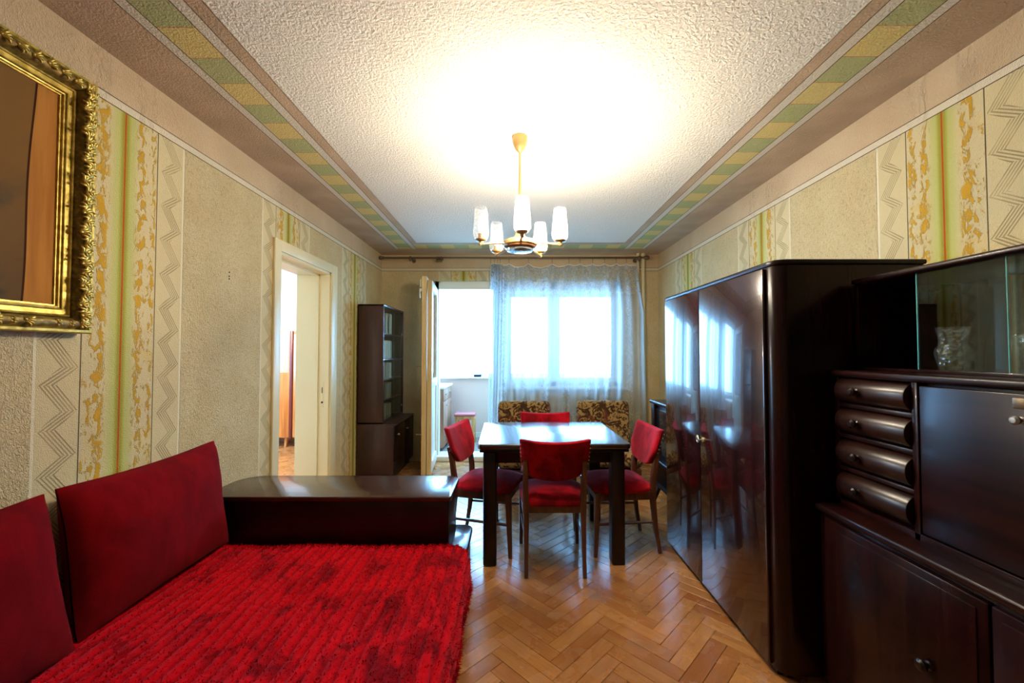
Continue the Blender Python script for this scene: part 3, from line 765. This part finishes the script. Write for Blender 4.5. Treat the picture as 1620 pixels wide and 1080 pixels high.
# the canvas material reads world-like coordinates: give it its own offset
cvo.data.transform(Matrix.Translation((0, .92, 1.86))); cvo.location = (0, -.92, -1.86)
def leaf_mesh(name, kind):
    m = MB()
    if kind == 0:      # curled acanthus leaf
        for q in (-1.5, -.5, .5, 1.5):
            sp = abs(q) * .006
            pts = [(-.016, .002 * q, .001), (-.006, .0045 * q, .007), (.004 - sp * .3, .0085 * q, .011), (.012 - sp, .0115 * q, .010), (.016 - sp, .0120 * q, .004)]
            m.tube([(p[2], p[1], p[0]) for p in pts], [.0030, .0044, .0046, .0036, .0018], 6)
        m.ball((.006, 0, -.014), .0055, 6)
    else:              # flower boss
        m.ball((.006, 0, 0), .006, 6)
        for q in range(5): m.ball((.003, .009 * math.cos(q * 1.2566), .009 * math.sin(q * 1.2566)), .0052, 6)
    me = bpy.data.meshes.new(name); m.bm.to_mesh(me); m.bm.free(); me.shade_smooth(); me.materials.append(M['gold']); return me
LM = [leaf_mesh('carved_leaf', 0), leaf_mesh('carved_flower', 1)]
rng = random.Random(3)
def carve(y, z, rot, kind, s=1):
    o = bpy.data.objects.new('carved_leaf' if kind == 0 else 'carved_flower', LM[kind]); COL.objects.link(o); o.parent = t
    o.location = (.057, y, z); o.rotation_euler = (rot, 0, 0); o.scale = (1, s, abs(s))
hy0, hy1, hz0, hz1 = PY0 - .92 + .034, PY1 - .92 - .034, PZ0 - 1.86 + .034, PZ1 - 1.86 - .034
n = 46
for i in range(n + 1):
    z = hz0 + (hz1 - hz0) * i / n
    for y in (hy0, hy1): carve(y + .007 * math.sin(i * 1.3), z, rng.uniform(-.35, .35) + (.75 if i % 2 else -.75), 0, 1.15)
n = 26
for i in range(n + 1):
    y = hy0 + (hy1 - hy0) * i / n
    for z, top in ((hz0, 0), (hz1, 1)):
        if top or i % 2 == 0: carve(y, z + .004 * math.sin(i * 1.7), R(-90) + rng.uniform(-.4, .4), 0 if (i % 3 or top) else 1, .95)
        elif i % 4 == 1: carve(y, z, 0, 1, .8)

# ------------------------------------------------------------------ chandelier
CX, CY = .037, 2.215
t = thing('chandelier', 'five-armed champagne metal chandelier with cut glass shades hanging from the ceiling', 'chandelier', (CX, CY, ZC))
zz = lambda z: z - ZC
obj('ceiling_cup', MB().lathe([(0, zz(ZC)), (.043, zz(ZC)), (.045, zz(ZC - .008)), (.040, zz(ZC - .04)), (.026, zz(ZC - .072)), (.012, zz(ZC - .085)), (.008, zz(ZC - .092)), (0, zz(ZC - .092))], (0, 0, 0), 24), M['lamp_metal'], t)
obj('rod', MB().tube([(0, 0, zz(ZC - .08)), (0, 0, zz(1.97))], .0075, 12), M['lamp_metal'], t)
hub = obj('hub', MB().lathe([(0, zz(1.985)), (.022, zz(1.985)), (.026, zz(1.975)), (.026, zz(1.965)), (.034, zz(1.955)), (.045, zz(1.945)), (.080, zz(1.934)), (.094, zz(1.924)), (.096, zz(1.912)), (.094, zz(1.906)), (.088, zz(1.904))], (0, 0, 0), 40), M['lamp_metal'], t)
obj('hub_ring', MB().lathe([(.088, zz(1.904)), (.086, zz(1.896)), (.080, zz(1.890)), (.074, zz(1.888)), (.070, zz(1.884)), (.0, zz(1.884))], (0, 0, 0), 40), plain('brown_lamp_ring', srgb(120, 80, 50), .3, .4), t)
obj('hub_plate', MB().lathe([(.072, zz(1.886)), (.070, zz(1.877)), (.05, zz(1.872)), (0, zz(1.870))], (0, 0, 0), 40), plain('polished_lamp_plate', srgb(190, 200, 210), .12, .9), t)
for i, an in enumerate((-88, -16, 56, 128, 200)):
    ca, sa = math.cos(R(an)), math.sin(R(an)); r = .222
    P = lambda q, z: (ca * q, sa * q, zz(z))
    arm = obj('arm', MB().tube([P(.085, 1.915), P(.15, 1.908), P(r - .012, 1.898), P(r + .004, 1.896)], .0062, 10).ball(P(r + .005, 1.896), .010, 10), M['lamp_metal'], t)
    obj('socket_dish', MB().lathe([(0, zz(1.897)), (.010, zz(1.897)), (.012, zz(1.908)), (.028, zz(1.914)), (.031, zz(1.920)), (.029, zz(1.922)), (.016, zz(1.921)), (.016, zz(1.95)), (0, zz(1.95))], P(r, ZC), 20), M['lamp_metal'], arm)
    sp = []
    for q, z in ((.024, 1.921), (.036, 1.926), (.042, 1.938), (.043, 1.955), (.040, 2.0), (.036, 2.05), (.0335, 2.082), (.031, 2.090)): sp.append((q, zz(z)))
    obj('glass_shade', MB().lathe(sp, P(r, ZC), 28), M['lamp_glass'], arm)
    lit = i in (0, 1, 2)
    obj('bulb', MB().lathe([(0, zz(1.95)), (.010, zz(1.95)), (.012, zz(1.965)), (.017, zz(1.985)), (.018, zz(2.0)), (.014, zz(2.018)), (.004, zz(2.04)), (0, zz(2.042))], P(r, ZC), 14), M['bulb'] if lit else M['dead_bulb'], arm, label=None if lit else 'unlit candle bulb')
    if lit:
        l = bpy.data.lights.new('bulb_light', 'POINT'); l.energy = BULB_W; l.color = LAMP; l.shadow_soft_size = .03
        lo = bpy.data.objects.new('bulb_light', l); COL.objects.link(lo); lo.parent = t; lo.location = P(r, 2.0)

# ------------------------------------------------------------------ dining table
TX, TY = .247, 2.90
t = thing('dining_table', 'square dark dining table with polished top reflecting the window', 'table', (TX, TY, 0), R(1.2))
obj('tabletop', MB().prism(rrect(-.475, .475, -.40, .40, .035, 6), 2, .722, .755, .008, seg=3), M['table_top'], t)
ap = MB().box(-.40, .40, -.335, -.31, .625, .722, .002).box(-.40, .40, .31, .335, .625, .722, .002).box(-.41, -.385, -.31, .31, .625, .722, .002).box(.385, .41, -.31, .31, .625, .722, .002)
obj('apron', ap, M['black_wood'], t)
obj('leaf_layer', MB().box(-.462, .462, -.388, .388, .703, .722, .004), M['black_wood'], t)
for sx in (-1, 1):
    for sy in (-1, 1):
        obj('leg', MB().box(sx * .40 - .042, sx * .40 + .042, sy * .325 - .042, sy * .325 + .042, 0, .704, .012, 3), M['black_wood'], t)

# ------------------------------------------------------------------ dining chairs (front is local +y)
def chair_parts(t):
    for s in (-1, 1):
        pts = [(s * .172, -.232, 0), (s * .170, -.205, .16), (s * .170, -.188, .36), (s * .172, -.190, .47), (s * .174, -.205, .58), (s * .176, -.228, .68)]
        obj('rear_leg', MB().tube(pts, [.0115, .0145, .018, .018, .016, .013], 12, square=True), M['chair_wood'], t)
        obj('front_leg', MB().tube([(s * .194, .204, 0), (s * .190, .196, .20), (s * .186, .188, .405)], [.0115, .016, .020], 12, square=True), M['chair_wood'], t)
        obj('side_rail', MB().prism([(s * .180 - .011, -.19), (s * .180 + .011, -.19), (s * .190 + .011, .19), (s * .190 - .011, .19)], 2, .355, .41, .003), M['chair_wood'], t)
        obj('stretcher', MB().tube([(s * .170, -.20, .205), (s * .190, .197, .205)], .0095, 8), M['chair_wood'], t)
    obj('front_rail', MB().box(-.185, .185, .176, .199, .355, .408, .004), M['chair_wood'], t)
    obj('rear_rail', MB().box(-.168, .168, -.199, -.178, .362, .412, .004), M['chair_wood'], t)
    # padded seat
    def seat(u_, v_):
        an = u_ * 2 * PI; q = abs(math.cos(an)) ** 6 + abs(math.sin(an)) ** 6
        rr = q ** (-1 / 6.0)
        if v_ < .5: k = v_ / .5; rad = 1.0 - .02 * math.sin(k * PI) * -1; h = .402 + .028 * k; sc = rad
        else: k = (v_ - .5) / .5; sc = math.cos(k * PI / 2) ** .55; h = .430 + .052 * (1 - sc ** 2.6)
        yy = math.sin(an) * rr * .207 * sc; xx = math.cos(an) * rr * (.200 + .05 * yy) * sc
        return (xx, yy + .002, h)
    obj('seat', MB().grid(seat, 48, 14, True), M['velvet'], t, angle=60)
    # padded back wrapped round the posts
    def wid(v_): return .150 + .055 * min(1, max(0, v_ / .42)) ** .8 if v_ < .42 else .205 + .006 * (v_ - .42) / .58
    def ctr(x, v_):
        z = .552 + .262 * v_
        y = -.198 - .078 * v_ ** 1.15 + .032 * (x / .205) ** 2
        z2 = z - (.018 * (1 - (x / .205) ** 2)) * v_ ** 4 + .03 * (1 - v_) ** 4 * (abs(x) / .16) ** 2
        return y, z2
    def back(u_, v_):
        # u round the horizontal section, v upward; closes at top and bottom
        an = u_ * 2 * PI
        cx, sx = math.cos(an), math.sin(an)
        e = 5.0
        px = math.copysign(abs(cx) ** (2 / e), cx); py = math.copysign(abs(sx) ** (2 / 2.6), sx)
        if v_ < .12: k = v_ / .12; sc = math.sin(k * PI / 2) ** .6; vv = .03 * k
        elif v_ > .88: k = (1 - v_) / .12; sc = math.sin(k * PI / 2) ** .6; vv = 1 - .04 * k
        else: sc = 1; vv = .03 + (v_ - .12) / .76 * .93
        x = px * wid(vv) * (.9 + .1 * sc)
        y, z = ctr(x, vv)
        return (x, y + py * (.023 + (.008 if sx > 0 else 0)) * max(sc, .02), z)
    obj('backrest', MB().grid(back, 56, 26, True), M['velvet'], t, angle=70)
    for s in (-1, 1):
        nb = MB()
        for i in range(9):
            v_ = .08 + .80 * i / 8; x = s * (wid(v_) - .008); y, z = ctr(x, v_)
            nb.ball((x + s * .0035, y - .020, z), .0042, 6)
        obj('upholstery_nails', nb, M['brass'], t, kind='stuff')
ch = thing('dining_chair', 'red velvet dining chair nearest the viewer, seen from behind', 'chair', (.247, 2.635, 0), 0, 'dining chairs round the table')
chair_parts(ch)
clone(ch, (-.17, 2.87, 0), R(-104), 'red velvet dining chair on the left side of the table')
clone(ch, (.72, 2.855, 0), R(94), 'red velvet dining chair on the right side of the table, next to the wardrobe')
clone(ch, (.268, 3.235, 0), R(179), 'red velvet dining chair behind the table, only its top edge showing')

# ------------------------------------------------------------------ two patterned armchairs under the window
def armchair(loc, rz, label):
    t = thing('lounge_chair', label, 'armchair', loc, rz, 'patterned lounge chairs by the window')
    # local: front -y
    def cushion(sx, sy, sz, c, tilt):
        mt = Matrix.Translation(c) @ Matrix.Rotation(tilt, 4, 'X')
        b_ = MB().box(-sx / 2, sx / 2, -sy / 2, sy / 2, -sz / 2, sz / 2, min(sx, sy, sz) * .42, 5)
        bmesh.ops.transform(b_.bm, matrix=mt, verts=b_.bm.verts); return b_
    obj('seat_cushion', cushion(.55, .58, .15, (0, -.05, .315), R(-4)), M['plush'], t)
    obj('back_cushion', cushion(.555, .13, .56, (0, .245, .53), R(-12)), M['plush'], t)
    obj('seat_frame', MB().box(-.26, .26, -.30, .25, .19, .245, .01), M['chair_wood'], t)
    for sx in (-1, 1):
        for sy in (-1, 1): obj('leg', MB().tube([(sx * .235, sy * .24 - .02, 0), (sx * .22, sy * .21 - .02, .20)], [.013, .021], 10), M['chair_wood'], t)
    return t
armchair((.115, 4.02, 0), R(0), 'brown patterned lounge chair under the window, left one of the pair')
armchair((.935, 4.05, 0), R(-3), 'brown patterned lounge chair under the window, right one of the pair')

# ------------------------------------------------------------------ daybed, spread, cushions, console
t = thing('daybed', 'low daybed with dark base under the red bedspread', 'bed', (-.9, .9, 0))
obj('bed_base', MB().box(-.66, .60, -1.25, 1.17, .08, .20, .004), M['black_wood'], t)
obj('mattress', MB().box(-.685, .645, -1.27, 1.175, .20, .325, .05, 4), M['cushion'], t)
for sx in (-.6, .54):
    for sy in (-1.2, 1.1): obj('leg', MB().box(sx - .03, sx + .03, sy - .03, sy + .03, 0, .085, .004), M['black_wood'], t)
BZ = .348
def spread(u_, v_):
    # u across (0 wall .. 1 hem), v along y
    Y0, Y1 = -.40, 2.082
    y = Y0 + (Y1 - Y0) * v_
    flat, rad, drop = 1.275, .075, .11
    arc = rad * PI / 2
    s = u_ * (flat + arc + drop)
    cr = max(0, (y - (Y1 - .10)) / .10)
    inset = .055 * (1 - math.sqrt(max(0, 1 - cr * cr)))     # rounded plan corner
    low = .010 * mnoise.noise(Vector((s * 2.2, y * 1.7, 3.1))) + .006 * mnoise.noise(Vector((s * 6, y * 5, 9)))
    ph = (s + .008 * mnoise.noise(Vector((s * 3, y * 5, 1)))) / .047
    rib = (.010 + .006 * mnoise.noise(Vector((s * 5, y * 4, 12)))) * abs(math.sin(PI * ph)) ** .7
    fz = .0028 * mnoise.noise(Vector((s * 70, y * 55, 2))) + .002 * mnoise.noise(Vector((s * 160, y * 130, 5)))
    h = rib + low + fz
    endroll = max(0, 1 - (Y1 - y) / .05); dz = -.03 * endroll ** 2
    x0 = -1.565
    if s < flat: x, z, nx, nz = x0 + s, BZ, 0, 1
    elif s < flat + arc: a_ = (s - flat) / rad; x, z, nx, nz = x0 + flat + rad * math.sin(a_), BZ - rad + rad * math.cos(a_), math.sin(a_), math.cos(a_)
    else:
        q = s - flat - arc; rag = 1 + .10 * mnoise.noise(Vector((y * 9, 0, 0)))
        x, z, nx, nz = x0 + flat + rad + .006 * math.sin(y * 14) - .12 * q * q, BZ - rad - q * rag, 1, 0
    k = max(0, (s - flat * .93) / (flat * .07 + arc + drop)) if s > flat * .93 else 0
    x -= inset * min(1, k * 1.6)
    return (x + nx * h, y, z + nz * h + dz)
NU, NV = 400, 330
bs = MB().grid(spread, NU, NV)
so = obj('bedspread', bs, M['chenille'], None, angle=180)
ribv = []
for i in range(NU + 1):
    for j in range(NV + 1):
        s_ = i / NU * (1.275 + .075 * PI / 2 + .11); y_ = -.40 + 2.482 * j / NV
        ph = (s_ + .008 * mnoise.noise(Vector((s_ * 3, y_ * 5, 1)))) / .047
        ribv.append(abs(math.sin(PI * ph)))
def set_rib(me, vals):
    me.attributes.new('rib', 'FLOAT', 'POINT'); me.attributes['rib'].data.foreach_set('value', vals)
set_rib(so.data, ribv)
tag(so, 'bright red ribbed chenille bedspread covering the low daybed', 'bedspread')
# chenille tufts: short fibres on the ribs, at the far edge and at the hem
rng = random.Random(8); V, F = [], []
def tuft(u_, v_, ln, wd):
    p = Vector(spread(u_, v_)); a_ = Vector(spread(min(u_ + .002, 1), v_)) - p; b2 = Vector(spread(u_, max(v_ - .002, 0))) - p
    nrm = a_.cross(b2).normalized() * -1
    if nrm.z < 0 and nrm.x < 0: nrm = -nrm
    if nrm.z < -.2: nrm = -nrm
    d = (nrm + Vector((rng.uniform(-.9, .9), rng.uniform(-.9, .9), rng.uniform(-.5, .3)))).normalized()
    sd = d.cross(Vector((rng.uniform(-1, 1), rng.uniform(-1, 1), rng.uniform(-1, 1)))).normalized() * wd
    i = len(V); V.extend([p - sd, p + sd, p + d * ln]); F.append((i, i + 1, i + 2))
for i in range(26000): tuft(rng.random(), .3 + .7 * rng.random(), rng.uniform(.004, .010), rng.uniform(.0012, .0026))
for i in range(2600): tuft(rng.random(), rng.uniform(.975, 1), rng.uniform(.008, .018), rng.uniform(.0015, .003))
for i in range(4200): tuft(rng.uniform(.965, 1), .3 + .7 * rng.random(), rng.uniform(.008, .022), rng.uniform(.0012, .0025))
me = bpy.data.meshes.new('chenille_tufts'); me.from_pydata([tuple(v) for v in V], [], F)
set_rib(me, [1.0] * len(V)); me.materials.append(M['chenille'])
o = bpy.data.objects.new('chenille_tufts', me); COL.objects.link(o); o.parent = so; o['kind'] = 'stuff'

def pillow(name, label, wdt, hgt, thk, c, tilt, yaw=0, roll=0, seed=0, group=None):
    """upright pillow: width along y, height along z, thickness along x; tilt leans its top to the wall (-x)"""
    def surf(u_, v_, side):
        a_, b_ = 2 * u_ - 1, 2 * v_ - 1
        pin = 1 - .055 * (1 - abs(b_) ** 2) * abs(a_) ** 3
        pin2 = 1 - .065 * (1 - abs(a_) ** 2) * abs(b_) ** 3
        th = (max(0, 1 - abs(a_) ** 2.5) * max(0, 1 - abs(b_) ** 2.3)) ** .52
        n_ = .012 * mnoise.noise(Vector((a_ * 2 + seed, b_ * 2, side)))
        sag = -.012 * (1 - b_) * .5
        cr = max(0, abs(a_) + abs(b_) - 1.72) / .28
        pin *= 1 - .012 * cr ** 2; pin2 *= 1 - .012 * cr ** 2
        n_ += .010 * mnoise.noise(Vector((a_ * 5 + b_ * 3 + seed, b_ * 1.5 - a_, side * 3))) * (abs(a_) + abs(b_)) * .5
        return (side * thk * .5 * (th + .03) + n_ * th + (.03 * math.sin(b_ * 2.2 - .6) * .4), a_ * wdt * .5 * pin, b_ * hgt * .5 * pin2 + sag)
    m = MB().grid(lambda u_, v_: surf(u_, v_, 1), 44, 32).grid(lambda u_, v_: surf(v_, u_, -1), 32, 44)
    bmesh.ops.remove_doubles(m.bm, verts=m.bm.verts, dist=.0001)
    o = obj(name, m, M['cushion'], None, angle=180)
    o.matrix_world = Matrix.Translation(c) @ Matrix.Rotation(yaw, 4, 'Z') @ Matrix.Rotation(tilt, 4, 'Y') @ Matrix.Rotation(roll, 4, 'X')
    return tag(o, label, 'cushion', group)
pillow('cushion', 'dark red plush cushion leaning on the wall beside the dark console', .72, .51, .215, (-1.488, 1.712, .618), R(-11), R(0), R(.5), 1, 'red plush cushions on the daybed')
pillow('cushion', 'dark red plush cushion at the left frame edge, nearest the viewer', .73, .51, .22, (-1.470, .975, .612), R(-15), R(3), R(-.5), 7, 'red plush cushions on the daybed')

t = thing('bedside_console', 'dark console with rounded polished top at the head of the daybed', 'console', (-.97, 2.28, 0))
lx = lambda x: x + .97
ly = lambda y: y - 2.28
obj('console_top', MB().prism(rrect(lx(-1.605), lx(-.318), ly(2.088), ly(2.452), .14, 10, (0, .12, .55, 1)), 2, .556, .58, .006, seg=3), M['console_top'], t)
obj('console_body', MB().prism(rrect(lx(-1.60), lx(-.332), ly(2.10), ly(2.44), .14, 10, (0, .05, .5, 1)), 2, .30, .556, .003), M['black_wood'], t)
obj('lower_shelf', MB().prism(rrect(lx(-.60), lx(-.236), ly(2.10), ly(2.43), .06, 8, (0, .4, 1, 0)), 2, .272, .30, .006, seg=3), M['table_top'], t)
obj('console_base', MB().box(lx(-1.60), lx(-.252), ly(2.112), ly(2.40), 0, .272, .004), M['black_wood'], t)

# ------------------------------------------------------------------ curtain rod, curtain
RY, RZ = 4.77, 2.440
t = thing('curtain_rod', 'long bronze curtain rod with ball ends under the ceiling of the window wall', 'curtain rod', (0, RY, RZ))
obj('tube', MB().tube([(-1.56, 0, 0), (1.575, 0, 0)], .0105, 12), M['bronze'], t)
for s, x in ((-1, -1.575), (1, 1.59)):
    obj('ball_end', MB().ball((x, 0, 0), .024, 14).lathe([(.016, -.012), (.020, 0), (.016, .012)], (x - s * .03, 0, 0), 14, 0), M['bronze'], t)
for x in (-1.22, 1.49):
    obj('bracket', MB().tube([(x, .165, 0), (x, 0, -.004)], .009, 10).lathe([(.018, -.012), (.024, 0), (.018, .012)], (x, 0, 0), 14, 0).lathe([(0, 0), (.026, 0), (.024, -.006)], (x, .168, 0), 14, 1).ball((x, -.004, -.026), .017, 10), M['bronze'], t)
def ring_mb(x, r=.017):
    return MB().tube([(x, r * math.sin(q * PI / 7), -.004 + r * math.cos(q * PI / 7)) for q in range(15)], .0022, 6, False)
for i in range(7): obj('spare_ring', ring_mb(-.905 + .010 * i + .002 * math.sin(i * 5), .019), M['bronze'], t)
obj('clip_bundle', MB().box(-.915, -.845, -.010, .010, -.052, -.022, .004).box(-.895, -.83, -.006, .014, -.03, -.012, .003), M['bronze'], t)
HX = [-.268, -.224, -.187, -.155, -.05, .18, .46, .66, .79, .94, 1.08, 1.22, 1.34, 1.455]
hk = 2.366
def curtain(u_, v_):
    nseg = len(HX) - 1
    s = u_ * nseg; i = min(int(s), nseg - 1); q = s - i
    xt = HX[i] + (HX[i + 1] - HX[i]) * q; gap = HX[i + 1] - HX[i]
    ztop = hk - .17 * gap * 4 * q * (1 - q) - (.0 if xt < 1.4 else .02 * (xt - 1.4) / .055)
    zb = .10
    z = ztop + (zb - ztop) * v_
    # folds loosen downwards; the free side swings out to the right
    x = xt + v_ * (.03 * math.sin(xt * 9)) + (max(0, xt - 1.0) / .455) ** 1.5 * (.085 * min(1, v_ * 4) + .03 * v_ ** 2)
    x += -.015 * v_ if xt < -.1 else 0
    fold = .020 * math.sin(s * 2 * PI) * (.3 + .5 * v_) + .036 * math.sin(xt * 44 + 1.6 * math.sin(xt * 7) + .9 * math.sin(v_ * 2)) * (.5 + .5 * v_) * min(1, v_ * 5 + .2) + .010 * math.sin(xt * 61 + v_ * 1.5) * (1 - .3 * v_)
    if xt < -.1: fold = fold * .7 + .02 * math.sin(u_ * 190) * (1 - .4 * v_)
    return (x, RY + fold - .005, z)
cm = MB().grid(curtain, 420, 60)
me_bm = cm.bm; uvl = me_bm.loops.layers.uv.new('UVMap'); nseg = len(HX) - 1
co = obj('lace_curtain', cm, M['lace'], None, angle=180)
uvd = co.data.uv_layers['UVMap'].data
for lp in co.data.loops:
    p = co.data.vertices[lp.vertex_index].co; uvd[lp.index].uv = (p.x * 1.45, p.z)
tag(co, 'white lace curtain gathered on the rod in front of the window', 'curtain')
tp = MB().tube([Vector(curtain(i / 260, 0)) for i in range(261)], .0045, 6)
obj('heading_tape', tp, M['hem'], co)
for x in HX:
    rg = MB().tube([(x, RY + .016 * math.sin(q * PI / 7), RZ - .004 + .0165 * math.cos(q * PI / 7)) for q in range(15)], .0018, 6, False)
    rg.tube([(x, RY, RZ - .02), (x, RY - .004, RZ - .05), (x, RY - .002, hk - .004)], .0022, 6)
    obj('curtain_hook', rg, M['bronze'], co)

# ------------------------------------------------------------------ heating pipes and radiator
for x, r, lab in ((1.510, .014, 'cream heating riser in the right back corner, left thinner pipe'), (1.572, .019, 'cream heating riser in the right back corner, right thicker pipe')):
    t = thing('heating_pipe', lab, 'pipe', (x, 4.87, 0), 0, 'heating risers')
    obj('pipe', MB().tube([(0, 0, 0), (0, 0, ZC - .001)], r, 14), M['pipe'], t)
    obj('ceiling_collar', MB().lathe([(r, -.03), (r * 1.5, -.03), (r * 1.5, 0), (r, 0)], (0, 0, ZC - .002), 14), M['pipe'], t)
    if r > .014: obj('branch', MB().tube([(0, -.004, .76), (-.02, -.045, .76), (-.22, -.045, .76)], .010, 10).ball((0, 0, .76), .022, 10), M['pipe'], t)
t = thing('radiator', 'cream ribbed radiator under the window behind the lace curtain', 'radiator', (.55, 4.875, 0))
for i in range(18):
    x = -.55 + i * .06
    obj('radiator_rib', MB().box(x - .024, x + .024, -.035, .05, .16, .72, .014, 3), M['radiator'], t)
obj('header_pipe', MB().tube([(-.58, .01, .68), (.76, .01, .68)], .014, 10).tube([(-.58, .01, .20), (.5, .01, .20)], .014, 10), M['radiator'], t)
for x in (-.43, .35): obj('foot', MB().box(x - .02, x + .02, -.03, .04, 0, .165, .003), M['radiator'], t)

# ------------------------------------------------------------------ loggia things
t = thing('balcony_cabinet', 'pale veneered low cabinet with white top on the balcony', 'cabinet', (-1.2, 5.56, .055))
obj('carcass', MB().box(-.30, .285, -.34, .34, .03, .79, .003), M['pale_cabinet'], t)
obj('worktop', MB().box(-.31, .315, -.35, .35, .79, .815, .004), M['worktop'], t)
obj('plinth', MB().box(-.28, .25, -.32, .32, 0, .032), M['black'], t)
for y0, y1 in ((-.335, -.002), (.002, .335)):
    d = obj('door', MB().box(.285, .303, y0, y1, .04, .62, .003), M['pale_cabinet'], t)
    obj('handle', MB().tube([(.303, y1 - .16, .56), (.322, y1 - .16, .56), (.322, y1 - .06, .56), (.303, y1 - .06, .56)], .005, 8), M['steel'], d)
    d = obj('drawer', MB().box(.285, .303, y0, y1, .63, .78, .003), M['pale_cabinet'], t)
    obj('handle', MB().tube([(.303, y1 - .22, .71), (.322, y1 - .22, .71), (.322, y1 - .10, .71), (.303, y1 - .10, .71)], .005, 8), M['steel'], d)
t = thing('stool', 'small pale wooden stool with pink padded seat on the balcony', 'stool', (-.66, 5.62, .055))
obj('seat', MB().box(-.145, .145, -.13, .13, .395, .43, .012, 3), M['pink_vinyl'], t)
obj('seat_frame', MB().box(-.13, .13, -.115, .115, .345, .396, .003), M['pine'], t)
for sx in (-1, 1):
    for sy in (-1, 1): obj('leg', MB().box(sx * .112 - .018, sx * .112 + .018, sy * .098 - .018, sy * .098 + .018, 0, .35, .003), M['pine'], t)
    obj('stretcher', MB().box(sx * .112 - .008, sx * .112 + .008, -.09, .09, .12, .145, .002), M['pine'], t)
obj('stretcher', MB().box(-.10, .10, .09, .106, .17, .195, .002), M['pine'], t)
t = thing('ashtray', 'small dark blue dish lying on the balcony window ledge', 'dish', (-.53, 6.03, .955))
obj('dish', MB().prism(rrect(-.055, .055, -.03, .03, .012), 2, 0, .028, .004), M['dark_blue'], t)
obj('rim', MB().prism(rrect(-.058, .058, -.033, .033, .014), 2, .028, .034, .002), M['black'], t)

t = thing('added_bedroom_lamp', 'added lamp, out of view, brightening the bedroom beyond the doorway', 'lamp', (-3.5, 4.3, 2.5))  # lamp added out of view to brighten the bedroom
obj('cord', MB().tube([(0, 0, 0), (0, 0, -.30)], .004, 8), M['frame_white'], t)
obj('shade', MB().lathe([(.02, -.28), (.06, -.29), (.15, -.40), (.148, -.40), (.058, -.295), (.02, -.285)], (0, 0, 0), 28), M['frosted'], t)
l = bpy.data.lights.new('bulb_light', 'POINT'); l.energy = 90; l.color = LAMP; l.shadow_soft_size = .05  # fill light of the added bedroom lamp
lo = bpy.data.objects.new('bulb_light', l); COL.objects.link(lo); lo.parent = t; lo.location = (0, 0, -.42)

# ------------------------------------------------------------------ wardrobe in the bedroom
t = thing('veneered_wardrobe', 'honey veneered wardrobe on tapered legs seen through the doorway', 'wardrobe', (-3.35, 5.9, 0))
obj('carcass', MB().box(-.75, .75, -.27, .30, .135, 1.62, .004), M['honey_veneer'], t)
for x0, x1 in ((-.74, -.265), (-.26, .245), (.295, .74)):
    d = obj('door', MB().box(x0, x1, -.288, -.27, .145, 1.61, .003), M['honey_veneer'], t)
    obj('reflection_panel', MB().box(x0 + .008, x1 - .008, -.292, -.287, 1.035, 1.575, .001), M['frosted'], d)  # white reflection on the door, put into the colour of a pale panel
    obj('panel_divider', MB().box(x0 + .008, x1 - .008, -.294, -.288, 1.312, 1.318), M['steel'], d)
obj('divider', MB().box(.25, .29, -.30, -.27, .137, 1.618, .003), plain('dark_red_edge', srgb(96, 30, 22), .4), t)
for sx in (-.62, -.0, .17, .62):
    for sy in (-.2, .22): obj('leg', MB().tube([(sx, sy - .03, 0), (sx, sy, .14)], [.014, .026], 10), M['honey_veneer'], t)
